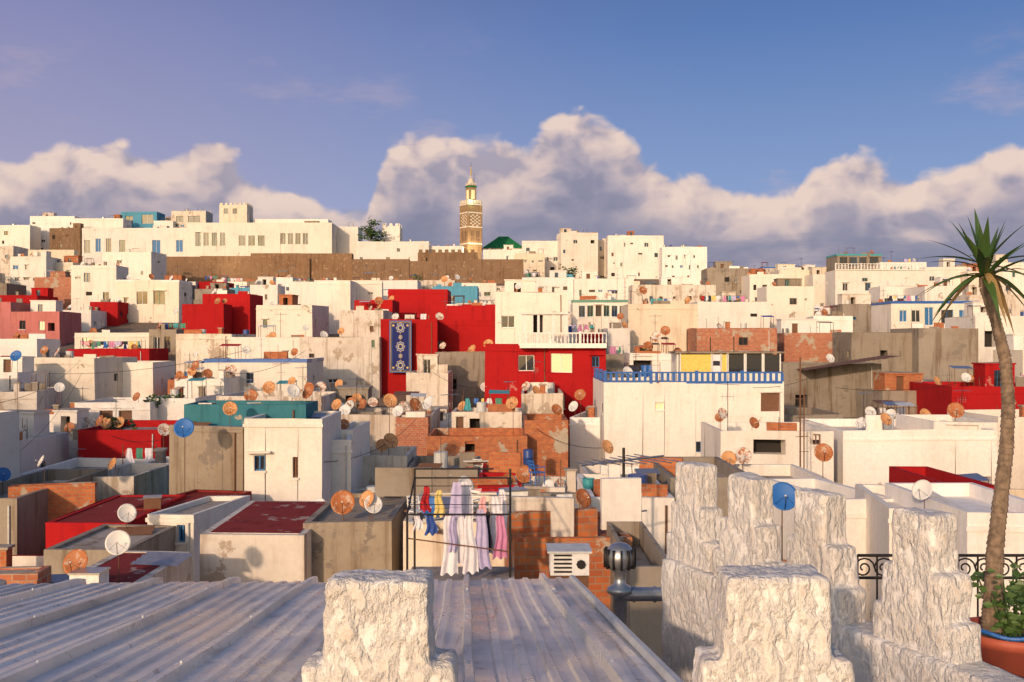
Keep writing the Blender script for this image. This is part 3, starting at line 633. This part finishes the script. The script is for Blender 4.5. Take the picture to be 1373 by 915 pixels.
chair(560,740,30,40,'frameW'); chair(630,735,31,-30,'frameW'); chair(720,700,36,120,'blue'); chair(760,735,26,10,'frameW'); chair(830,690,43,60,'tank')
def junk():
    R=random.Random(31)
    for k in range(240):
        d=R.uniform(24,60); px=R.uniform(-20,905) if k%3==0 else R.uniform(540,905)
        x=PX(px,d); h=below(x,d,-3.2)
        if h is None or h<-9.5: continue
        mb=MB(); t=R.random()
        if t<.32:
            for j in range(5):
                a=R.uniform(0,3); L=R.uniform(.5,1.7); mb.fbox((0,0),(math.cos(a),math.sin(a)),(-math.sin(a),math.cos(a)),-L/2,L/2,-.07,.07,j*.09,j*.09+.06,R.choice(['wood','G','roof','tank']))
            nm='plank_pile'
        elif t<.55:
            for j in range(8):
                y=j*.12; mb.poly([(-.7,y,.02+.05*(j%2)+.15*y),(.7,y,.02+.05*(j%2)+.15*y),(.7,y+.12,.02+.05*((j+1)%2)+.15*(y+.12)),(-.7,y+.12,.02+.05*((j+1)%2)+.15*(y+.12))],'rustpipe' if k%2 else 'metal')
            nm='corrugated_scrap_sheet'
        elif t<.72:
            mb.lathe([(.0,0),(.22,0),(.25,.15),(.25,.4),(.28,.42),(.22,.42),(.2,.2)],R.choice(['blue','tank','potred','teal']),n=12); nm='plastic_bucket'
        elif t<.85:
            mb.box(-.35,.35,-.3,.3,0,.5,R.choice(['frameW','G','wood'])); mb.box(-.38,.38,-.33,.33,.503,.55,'metal'); nm='storage_crate'
        else:
            L=R.uniform(1,2.5); mb.box(-L/2,L/2,-.1,.1,0,R.uniform(.5,1.3),R.choice(['B','G','T','W'])); nm='low_roof_wall'
        mb.obj(nm,(x,d,h+.004),R.uniform(-20,20))
junk()
for i in range(16):
    px=random.uniform(560,890); d=random.uniform(27,54); h=below(PX(px,d),d+.2,-3)
    if h and h>-9: putdish(random.choice('WMRO'),PX(px,d),d,h+.6,random.uniform(-60,60),.65,.6)
line(740,800,700,31,CL,(.15,.4)); line(760,850,700,27,['cP','cL','cW'],(.3,.6)); line(620,700,655,50,CL,(.4,.8)); line(560,640,690,32,CL,(.4,.9)); line(700,790,672,46,CL,(.4,.9))
def cowl():
    d=12; mb=MB(); mb.lathe([(.0,.40),(.09,.385),(.15,.33),(.18,.24),(.17,.15),(.13,.08),(.07,.04),(.07,-.1),(.15,-.14),(.16,-.2),(.09,-.24),(.09,-.7)],'metal',n=18)
    for j in range(12):
        a=j*math.pi/6; mb.fbox((0,0),(math.cos(a),math.sin(a)),(-math.sin(a),math.cos(a)),.15,.195,-.01,.01,.1,.33,'iron')
    mb.obj('chimney_cowl',(PX(831,d),d,PZ(772,d)),0,True)
    mb=MB(); mb.cyl((PX(822,d),d,PZ(797,d)),(PX(905,d),d,PZ(797,d)),.085,'metal',n=16)
    for x in (824,848,876): mb.cyl((PX(x,d),d,PZ(797,d)),(PX(x+3,d),d,PZ(797,d)),.097,'metal',n=16)
    mb.obj('ventilation_duct')
    d=17; mb=MB(); x0=PX(738,d);x1=PX(790,d)
    mb.box(x0,x1,d,d+.6,PZ(772,d),PZ(742,d),'frameW'); mb.box(x0-.05,x1+.05,d-.05,d+.65,PZ(742,d)+.003,PZ(739,d),'tank')
    for j in range(5): mb.box(x0+.06,x1-.3,d-.02,d-.003,PZ(768,d)+j*.07,PZ(768,d)+j*.07+.03,'iron')
    mb.cyl((x1-.14,d-.03,PZ(757,d)),(x1-.14,d,PZ(757,d)),.08,'iron'); mb.box(x0,x1,d+.1,d+.5,PZ(790,d),PZ(772,d)-.003,'rustpipe')
    mb.obj('air_conditioner_unit')
cowl()
mb=MB(); d=104
z=lambda q:PZ(497,d)+(q-PX(1082,d))*.15
for j in range(40):
    x=PX(1082,d)+j*.25; 
    if x>PX(1212,d): break
    mb.poly([(x,d,z(x)+.06*(j%2)),(x+.25,d,z(x)+.04+.06*((j+1)%2)),(x+.25,d+5,z(x)+.04+.06*((j+1)%2)),(x,d+5,z(x)+.06*(j%2))],'rustpipe')
mb.obj('corrugated_lean_to_roof')
mb=MB(); mb.lathe([(0,0),(.34,0),(.36,.1),(.36,.5),(.38,.52),(.36,.55),(.36,1.0),(.3,1.1),(0,1.1)],'tankB',n=16); mb.obj('water_barrel',(PX(708,72),71.5,PZ(622,72)),0,True)
# ======================= trees
def tree(px,py,d,rx,rz,n=500,name='tree',ls=.5):
    mb=MB(); X=PX(px,d);Z=PZ(py,d)
    if name!='tree':
        h=below(X,d,Z+3)
        if h is not None: Z=h+rz*.9
    mb.cyl((0,0,-rz*2.2),(0,0,0),rx*.09,'trunk',rx*.05)
    for k in range(5): a=k*1.3; mb.cyl((0,0,-rz*.6),(math.cos(a)*rx*.6,math.sin(a)*rx*.6,rz*.2),rx*.04,'trunk',rx*.015,n=5)
    cl=[Vector((random.gauss(0,.45)*rx,random.gauss(0,.45)*rx,random.gauss(0,.4)*rz)) for _ in range(14)]
    for i in range(n):
        c=random.choice(cl); p=c+Vector((random.gauss(0,.2)*rx,random.gauss(0,.2)*rx,random.gauss(0,.2)*rz)); s=ls*random.uniform(.5,1.1)
        q=Vector((random.gauss(0,1),random.gauss(0,1),random.gauss(0,1))).normalized().to_track_quat('Z','Y')
        mb.poly([p+q@Vector(v) for v in ((-s,0,0),(0,-s*.5,0),(s,0,0),(0,s*.5,0))],random.choice(['tree','tree','leaf2','leaf']))
    mb.obj(name,(X,d,Z))
tree(497,312,322,4.6,3.0,1000); tree(325,290,340,2.5,1.2,200,ls=.4); tree(762,364,284,2.6,1.6,250,ls=.4)
for (px,py,d,r) in ((205,528,90,1.0),(230,529,91,1.0),(158,600,78,1.2),(470,396,150,1.2),(985,402,162,1.2),(556,382,218,2),(860,488,102,1.0),(78,540,92,.8)): tree(px,py,d,r,r*.6,160,'roof_garden_plant',.22)
# ======================= cables
for (a,ya,da,c,yc,dc) in ((40,500,100,330,470,90),(215,590,70,110,560,80),(640,520,90,560,480,100),(1010,520,75,1130,480,95),(430,620,50,560,560,75),(1120,520,90,1340,500,90),(0,540,60,110,480,110),(110,500,100,20,610,60),(820,600,60,700,560,80),(300,500,90,410,470,100)):
    mb=MB(); A=Vector((PX(a,da),da,PZ(ya,da)));B_=Vector((PX(c,dc),dc,PZ(yc,dc))); pr=A
    for i in range(1,13):
        t=i/12; p=A.lerp(B_,t)-Vector((0,0,1.6*4*t*(1-t)*.5)); mb.cyl(pr,p,.018,'iron',n=4,cap=False); pr=p
    mb.obj('overhead_cable')
# ======================= foreground: whitewashed merlons
m,t,bs=newmat('lime'); v,r,tc=objvec(t)
n1=t.noise(v,2.2,6,.6); n2=t.noise(t.mapv(v,(1.3,1.3,.7)),11,6,.64); n3=t.noise(v,60,3,.6)
c=t.mix(t.ss(n1,.4,.75,0,.55),(.80,.77,.75),(.62,.56,.51)); c=t.mix(t.ss(n2,.52,.70,0,.65),c,(.50,.41,.34))
t.l(c,bs.inputs['Base Color']); bs.inputs['Roughness'].default_value=.85; bs.inputs['Specular IOR Level'].default_value=.2
bp=t.n('Bump'); bp.inputs['Strength'].default_value=.85; bp.inputs['Distance'].default_value=.022
t.l(t.math('ADD',t.math('MULTIPLY',t.ss(n2,.40,.60),1.),t.math('MULTIPLY',n3,.35)),bp.inputs['Height']); t.l(bp.outputs[0],bs.inputs['Normal'])
TX=bpy.data.textures.new('lumps','CLOUDS'); TX.noise_scale=.28; TX.noise_depth=2
TX2=bpy.data.textures.new('rough','CLOUDS'); TX2.noise_scale=.05; TX2.noise_depth=3
def rough(o,vox=.011,s1=.045,s2=.010):
    b_=o.modifiers.new('bev','BEVEL'); b_.width=.022; b_.segments=3
    r_=o.modifiers.new('rm','REMESH'); r_.mode='VOXEL'; r_.voxel_size=vox; r_.use_smooth_shade=True
    for tx,s in ((TX,s1),(TX2,s2)):
        dm=o.modifiers.new('d','DISPLACE'); dm.texture=tx; dm.strength=s; dm.mid_level=.5; dm.texture_coords='GLOBAL'
def merlon(x,y,ztop,ang,hw=(.215,.315,.42),hs=(.35,.26,.5),th=.13,s2=.010,name='stepped_merlon'):
    mb=MB(); z=ztop; right=[]
    for w_,h_ in zip(hw,hs):
        j=random.uniform(-.008,.008); right+=[(w_+j,z),(w_+.006+j,z-h_)]; z-=h_
    left=[(-u,zz) for u,zz in reversed(right)]
    P_=right+left; k=len(P_)
    f=[(u,-th,zz-ztop) for u,zz in P_]; g=[(u,th,zz-ztop) for u,zz in P_]
    mb.poly(f[::-1],'lime'); mb.poly(g,'lime')
    for i in range(k): j=(i+1)%k; mb.poly([f[i],f[j],g[j],g[i]],'lime')
    me=mb.mesh(name)
    bm=bmesh.new(); bm.from_mesh(me); bmesh.ops.remove_doubles(bm,verts=bm.verts,dist=1e-5); bmesh.ops.recalc_face_normals(bm,faces=bm.faces); bm.to_mesh(me); bm.free()
    o=place(me,name,(x,y,ztop),ang); rough(o,s2=s2); return o
merlon(-.56,4.26,-1.0,0,s2=.02); merlon(1.11,4.26,-.985,0,s2=.02)
sa=math.degrees(math.atan2(2.09,-.89))-180
for (x,y,z) in ((2.43,5.86,-1.0),(2.06,6.64,-1.0),(1.77,7.40,-1.0),(1.50,8.1,-1.0)): merlon(x,y,z,sa,(.15,.235,.32),(.33,.26,.6),.105,.008)
def lowwall(name,cx,cy,L,th,z0,z1,ang):
    mb=MB(); mb.box(-L/2,L/2,-th,th,0,z1-z0,'lime'); 
    o=mb.obj(name,(cx,cy,z0),ang)
    bm=bmesh.new(); bm.from_mesh(o.data); bmesh.ops.remove_doubles(bm,verts=bm.verts,dist=1e-5); bm.to_mesh(o.data); bm.free()
    rough(o,.03,.03,.006)
lowwall('terrace_parapet_wall',-.3,4.26,7.2,.15,-3.2,-1.70,0)
lowwall('terrace_parapet_wall',2.04,6.72,3.5,.13,-4.6,-1.80,sa)
mb=MB(); mb.box(-6,3.3,-3,4.1,-13,-2.9,'W','roof'); mb.box(1.9,3.6,4.4,8.6,-13,-4.6,'W','roof'); mb.obj('terrace_house')
# ======================= metal roof
m,t,bs=newmat('zinc'); v,r,tc=objvec(t)
n1=t.noise(t.mapv(v,(3,.35,1)),1.,6,.6); n2=t.noise(v,1.3,5,.6); n3=t.noise(v,25,4,.6); n4=t.noise(t.mapv(v,(24,.5,1)),1.,4,.6); n5=t.noise(v,9,6,.7)
c=t.mix(t.ss(n1,.35,.7),(.74,.70,.66),(.52,.48,.44)); c=t.mix(t.ss(n2,.5,.75,0,.5),c,(.42,.37,.33)); c=t.mix(t.ss(n4,.56,.74,0,.6),c,(.24,.19,.155)); c=t.mix(t.ss(n5,.58,.66,0,.55),c,(.22,.16,.12))
t.l(c,bs.inputs['Base Color']); bs.inputs['Metallic'].default_value=.15; t.l(t.ss(n2,.35,.7,.24,.5),bs.inputs['Roughness'])
bp=t.n('Bump'); bp.inputs['Strength'].default_value=.15; bp.inputs['Distance'].default_value=.006; t.l(n3,bp.inputs['Height']); t.l(bp.outputs[0],bs.inputs['Normal'])
def metalroof():
    mb=MB(); pr=[]; x=-7.0
    while x<.84:
        pr+=[(x,.0),(x+.012,.06),(x+.055,.06),(x+.067,0)]
        for j in range(1,5): q=x+.07+j*.136; pr+=[(q-.035,.0),(q-.022,.016),(q+.022,.016),(q+.035,0)]
        x+=.75
    pr=[p for p in pr if p[0]<=.84]
    ys=[4.45+i*(9.95-4.45)/14 for i in range(15)]; a=mb.mi('zinc')
    for y in ys:
        for (u,h) in pr: mb.v.append((u-.048*(y-5)+.006*math.sin(y*2+u*3),y+ .05*u*(y>9.9),-1.71-.137*(y-5)+h+.006*math.sin(u*1.7+y*1.3)))
    n=len(pr)
    for j in range(len(ys)-1):
        for i in range(n-1): mb.f.append((j*n+i,j*n+i+1,(j+1)*n+i+1,(j+1)*n+i)); mb.m.append(a)
    mb.cyl((.82,4.45,-1.62),(.6,9.95,-2.37),.035,'tank',n=6)
    for u in [-7+q*.75+.034 for q in range(11)]:
        for y in (5.2,6.9,8.6): 
            z=-1.71-.137*(y-5)+.06; mb.cyl((u-.048*(y-5),y,z-.01),(u-.048*(y-5),y,z+.010),.009,'tank',n=6)
    mb.box(-6.8,.5,9.2,9.4,-13,-2.5,'T'); mb.box(.35,.55,4.6,9.2,-13,-2.5,'T')
    mb.obj('corrugated_metal_roof')
metalroof()
# ======================= wrought iron railing
mb=MB(); d=9.
for (a,c) in ((1150,1200),(1285,1373)):
    for y in (745,775): mb.cyl((PX(a,d),d,PZ(y,d)),(PX(c,d),d,PZ(y,d)),.014,'iron')
    x=a
    while x<c:
        mb.cyl((PX(x,d),d,PZ(745,d)),(PX(x,d),d,PZ(840,d)),.009,'iron',n=5)
        X0=PX(x+8,d); pr=None
        for k in range(22):
            an=k*.5; rr=.10*(1-k/26); p=Vector((X0+rr*math.cos(an),d,PZ(762,d)+rr*math.sin(an)))
            if pr: mb.cyl(pr,p,.008,'iron',n=4)
            pr=p
        x+=26
mb.box(PX(1140,d),PX(1460,d),d-.1,d+.1,-13,PZ(840,d),'W')
mb.obj('wrought_iron_railing')
# ======================= potted dragon tree and pot plant
def yucca():
    d=6.; mb=MB(); path=[(1332,845),(1334,800),(1336,740),(1342,670),(1348,600),(1350,540),(1347,480),(1335,425),(1322,385),(1320,362)]
    P=[Vector((PX(x,d),d+.02*math.sin(i),PZ(y,d))) for i,(x,y) in enumerate(path)]
    rs=[.07,.056,.048,.043,.039,.037,.034,.032,.031,.028]
    for i in range(len(P)-1):
        K=9
        for j in range(K):
            a=P[i].lerp(P[i+1],j/K); c=P[i].lerp(P[i+1],(j+1)/K); r0=lerp(rs[i],rs[i+1],j/K)*random.uniform(.96,1.05); mb.cyl(a,c,r0*1.08,'trunk',r0*.93,n=12,cap=False)
    top=P[-1]
    for i in range(36):
        az=i*2.4+random.uniform(-.3,.3); el=math.radians(lerp(-30,80,(i/35)**.9)+random.uniform(-8,8)); L=random.uniform(.36,.50); w=.028
        dr=Vector((math.cos(az)*math.cos(el),math.sin(az)*math.cos(el),math.sin(el))); side=dr.cross(Vector((0,0,1))).normalized()
        p=top+Vector((0,0,random.uniform(-.07,.03))); m_=random.choice(['leaf','leaf2','leaf']) if el>-.4 else 'leafd'
        N_=9; prev=None
        for k in range(N_+1):
            t=k/N_; q=p+dr*L*t+Vector((0,0,-.26*t*t*L*(1.5-math.sin(el)))); ww=w*(.5+1.4*t if t<.35 else (1-t)/.65*.97+.02)
            up=Vector((0,0,.3*ww)); cur=(q-side*ww+up,q,q+side*ww+up)
            if prev:
                mb.poly([prev[0],prev[1],cur[1],cur[0]],m_); mb.poly([prev[1],prev[2],cur[2],cur[1]],m_)
            prev=cur
    mb.obj('dragon_tree')
    mb=MB(); cx=PX(1354,d); cz=PZ(844,d)
    mb.lathe([(.0,-.5),(.19,-.5),(.25,-.07),(.27,-.07),(.285,0),(.265,0),(.25,-.05),(0,-.06)],'potred',(0,0,0),28); mb.lathe([(.255,-.05),(0.001,-.045)],'soil',(0,0,0),28)
    mb.obj('flower_pot',(cx,d,cz),0,True)
    mb=MB(); 
    for j in range(26):
        a=random.uniform(.0,6.28); r0=random.uniform(.05,.28); hgt=random.uniform(.08,.36); e=Vector((math.cos(a)*r0,math.sin(a)*r0,hgt)); mb.cyl((e.x*.4,e.y*.4,-.05),e,.005,'leaf2',n=4)
        for k in range(16):
            p=e*random.uniform(.55,1)+Vector([random.gauss(0,.035) for _ in range(3)]); s=random.uniform(.02,.04); q=Vector((random.gauss(0,.6),random.gauss(-.5,.6),random.uniform(.2,1))).normalized().to_track_quat('Z','Y')
            mb.poly([p+q@Vector(v) for v in ((-s,0,0),(-s*.3,-s*.6,.004),(s,0,0),(-s*.3,s*.6,.004))],random.choice(['leaf','leaf','leaf2']))
    mb.obj('potted_geranium',(cx+.03,d-.02,cz))
    mb=MB(); pr=None
    for k in range(20):
        a=math.pi*(.75+k*.055); p=Vector((cx+.3*math.cos(a),d+.3*math.sin(a),cz+.03+.01*math.sin(k)))
        if pr: mb.cyl(pr,p,.012,'blue',n=8)
        pr=p
    mb.obj('garden_hose')
    mb=MB(); mb.box(cx-.32,cx+.5,d-.3,d+.6,-4.6,cz-.503,'W'); mb.obj('planter_plinth')
yucca()
# ======================= world
w=bpy.data.worlds.new('World'); SC.world=w; w.use_nodes=True; nt=w.node_tree; t=NT(nt)
bg=nt.nodes['Background']; bg.inputs['Strength'].default_value=.1
SE,SR=math.radians(15),math.radians(202)
sky=t.n('TexSky',sky_type='NISHITA'); sky.sun_disc=False; sky.sun_elevation=SE; sky.sun_rotation=SR; sky.air_density=1.2; sky.dust_density=2.
tc=t.n('TexCoord'); sx=t.n('SeparateXYZ'); t.l(tc.outputs['Generated'],sx.inputs[0]); X_,Y_,Z_=sx.outputs
hh=t.math('SQRT',t.math('ADD',t.math('MULTIPLY',X_,X_),t.math('MULTIPLY',Y_,Y_))); e=t.math('DIVIDE',Z_,t.math('MAXIMUM',hh,.02)); az=t.math('ARCTAN2',X_,Y_)
tops=[(-200,215),(0,228),(50,202),(90,186),(150,180),(210,194),(280,190),(330,214),(370,236),(410,250),(445,272),(475,285),(500,250),(525,205),(560,184),(600,188),(640,196),(700,192),(735,176),(765,158),(805,154),(835,176),(880,206),(940,230),(1010,238),(1060,234),(1100,212),(1140,194),(1165,198),(1195,222),(1250,230),(1300,215),(1340,200),(1373,190),(1600,200)]
AZR=.62
def topcurve(azs):
    fc=t.n('FloatCurve'); t.l(t.math('MULTIPLY_ADD',azs,.5/AZR,.5,clamp=True),fc.inputs['Value']); cv=fc.mapping.curves[0]
    pts=[]
    for px,py in tops:
        a=math.atan((px-686.5)/F); ee=(457.5-py)/F*math.cos(a); pts.append((min(1,max(0,a*.5/AZR+.5)),ee/.3))
    cv.points[0].location=(0,pts[0][1]); cv.points[-1].location=(1,pts[-1][1])
    for p in pts: 
        if 0.001<p[0]<.999: cv.points.new(*p)
    fc.mapping.update(); return t.math('MULTIPLY',fc.outputs[0],.3)
def vec(a,e_): 
    c=t.n('CombineXYZ'); t.put(c.inputs[0],a); t.put(c.inputs[1],e_); return c.outputs[0]
def billow(a,e_):
    v0=vec(a,t.math('MULTIPLY',e_,1.35)); nz=t.n('TexNoise',noise_dimensions='2D'); t.l(v0,nz.inputs['Vector']); nz.inputs['Scale'].default_value=13; nz.inputs['Detail'].default_value=5
    vm=t.n('VectorMath',operation='MULTIPLY_ADD'); t.l(nz.outputs['Color'],vm.inputs[0]); vm.inputs[1].default_value=(.045,.045,0); t.l(v0,vm.inputs[2])
    tot=None
    for sc,wt in ((7.5,.60),(18,.36),(40,.18),(88,.075)):
        vo=t.n('TexVoronoi',voronoi_dimensions='2D',feature='SMOOTH_F1'); t.l(vm.outputs[0],vo.inputs['Vector']); vo.inputs['Scale'].default_value=sc; vo.inputs['Smoothness'].default_value=.42
        q=t.math('MULTIPLY',t.math('SUBTRACT',.75,vo.outputs['Distance']),wt); tot=q if tot is None else t.math('ADD',tot,q)
    fb=t.noise(vm.outputs[0],32,6,.55,'2D')
    return t.math('ADD',tot,t.math('MULTIPLY',t.math('SUBTRACT',fb,.5),.22))
B0=billow(az,e); B1=billow(t.math('ADD',az,-.006),t.math('ADD',e,.018))
top=topcurve(az)
Dn=t.math('ADD',t.math('SUBTRACT',top,e),t.math('MULTIPLY',t.math('SUBTRACT',B0,.44),.055))
mask=t.ss(Dn,-.003,.010)
rel=t.math('MULTIPLY_ADD',t.math('SUBTRACT',B0,B1),2.5,.50,clamp=True)
dep=t.ss(Dn,.0,.115,1.,0.)
lit=t.math('MULTIPLY',t.math('ADD',t.math('MULTIPLY',rel,.74),t.math('MULTIPLY',dep,.36)),t.math('MULTIPLY_ADD',dep,.72,.30),clamp=True)
cc=t.n('ValToRGB'); t.l(lit,cc.inputs[0]); el=cc.color_ramp.elements
el[0].position=0.02; el[0].color=(.215,.215,.325,1); el[1].position=.88; el[1].color=(.82,.63,.55,1)
for p,c in ((.2,(.29,.265,.37,1)),(.40,(.43,.365,.43,1)),(.60,(.64,.50,.49,1))): x_=el.new(p); x_.color=c
streak=t.noise(t.mapv(vec(az,e),(4,26,1),(3.1,.4,0)),1.,6,.6,'2D')
cloudc=t.mix(t.math('MULTIPLY',t.ss(streak,.46,.64,0,.75),t.ss(e,.14,.075)),cc.outputs[0],(.19,.205,.33))
cloudc=t.mix(t.math('MULTIPLY',t.ss(streak,.46,.34,0,.5),t.ss(e,.13,.07)),cloudc,(.50,.44,.50))
gl=t.n('ValToRGB'); t.l(t.math('MULTIPLY',e,2.6),gl.inputs[0]); q=gl.color_ramp.elements; q[0].color=(.46,.42,.52,1); q[1].color=(.16,.18,.38,1); q[1].position=1
for p,c in ((.35,(.38,.355,.53,1)),(.8,(.245,.25,.47,1))): x_=q.new(p); x_.color=c
gr=t.n('ValToRGB'); t.l(t.math('MULTIPLY',e,2.6),gr.inputs[0]); q=gr.color_ramp.elements; q[0].color=(.45,.46,.58,1); q[1].color=(.07,.14,.37,1); q[1].position=1
for p,c in ((.35,(.235,.335,.60,1)),(.8,(.095,.19,.46,1))): x_=q.new(p); x_.color=c
skyc=t.mix(t.ss(az,-.55,.25),gl.outputs[0],gr.outputs[0])
wn=t.noise(t.mapv(vec(az,e),(5,14,1)),1.,6,.6,'2D')
wm=t.math('MULTIPLY',t.ss(wn,.56,.76,0,.5),t.ss(e,.34,.2))
skyc=t.mix(wm,skyc,(.50,.40,.50))
ln=t.noise(vec(az,t.math('MULTIPLY',e,2.)),9,7,.6,'2D')
D2=t.math('ADD',t.math('SUBTRACT',.142,e),t.math('MULTIPLY',t.math('SUBTRACT',ln,.5),.16))
skyc=t.mix(t.ss(D2,-.004,.03,0,.92),skyc,t.mix(t.ss(ln,.4,.62),(.27,.26,.40),(.44,.39,.48)))
allc=t.mix(mask,skyc,cloudc)
front=t.ss(Y_,-.1,.35)
x10=t.mix(1.,allc,(10,10,10),'MULTIPLY')
bk=t.mix(1.,sky.outputs[0],(1.4,1.4,1.5),'MULTIPLY')
fin=t.mix(t.math('MULTIPLY',front,.94),bk,x10)
nt.nodes.active=bg; t.l(fin,bg.inputs['Color'])
# ======================= sun
L=bpy.data.lights.new('sun','SUN'); L.energy=2.9; L.angle=math.radians(1.5); L.color=(1,.71,.47)
o=bpy.data.objects.new('sun',L); dv=Vector((math.sin(SR)*math.cos(SE),math.cos(SR)*math.cos(SE),math.sin(SE))); o.rotation_euler=dv.to_track_quat('Z','Y').to_euler(); SC.collection.objects.link(o)
# ======================= camera
cam=bpy.data.cameras.new('camera'); cam.sensor_width=36; cam.lens=F/1373*36; cam.clip_end=9000; cam.clip_start=.05
co=bpy.data.objects.new('camera',cam); co.rotation_euler=(math.radians(90),0,0); SC.collection.objects.link(co); SC.camera=co
SC.view_settings.view_transform='Standard'; SC.view_settings.look='None'; SC.view_settings.exposure=0
print('objects',len(bpy.data.objects))
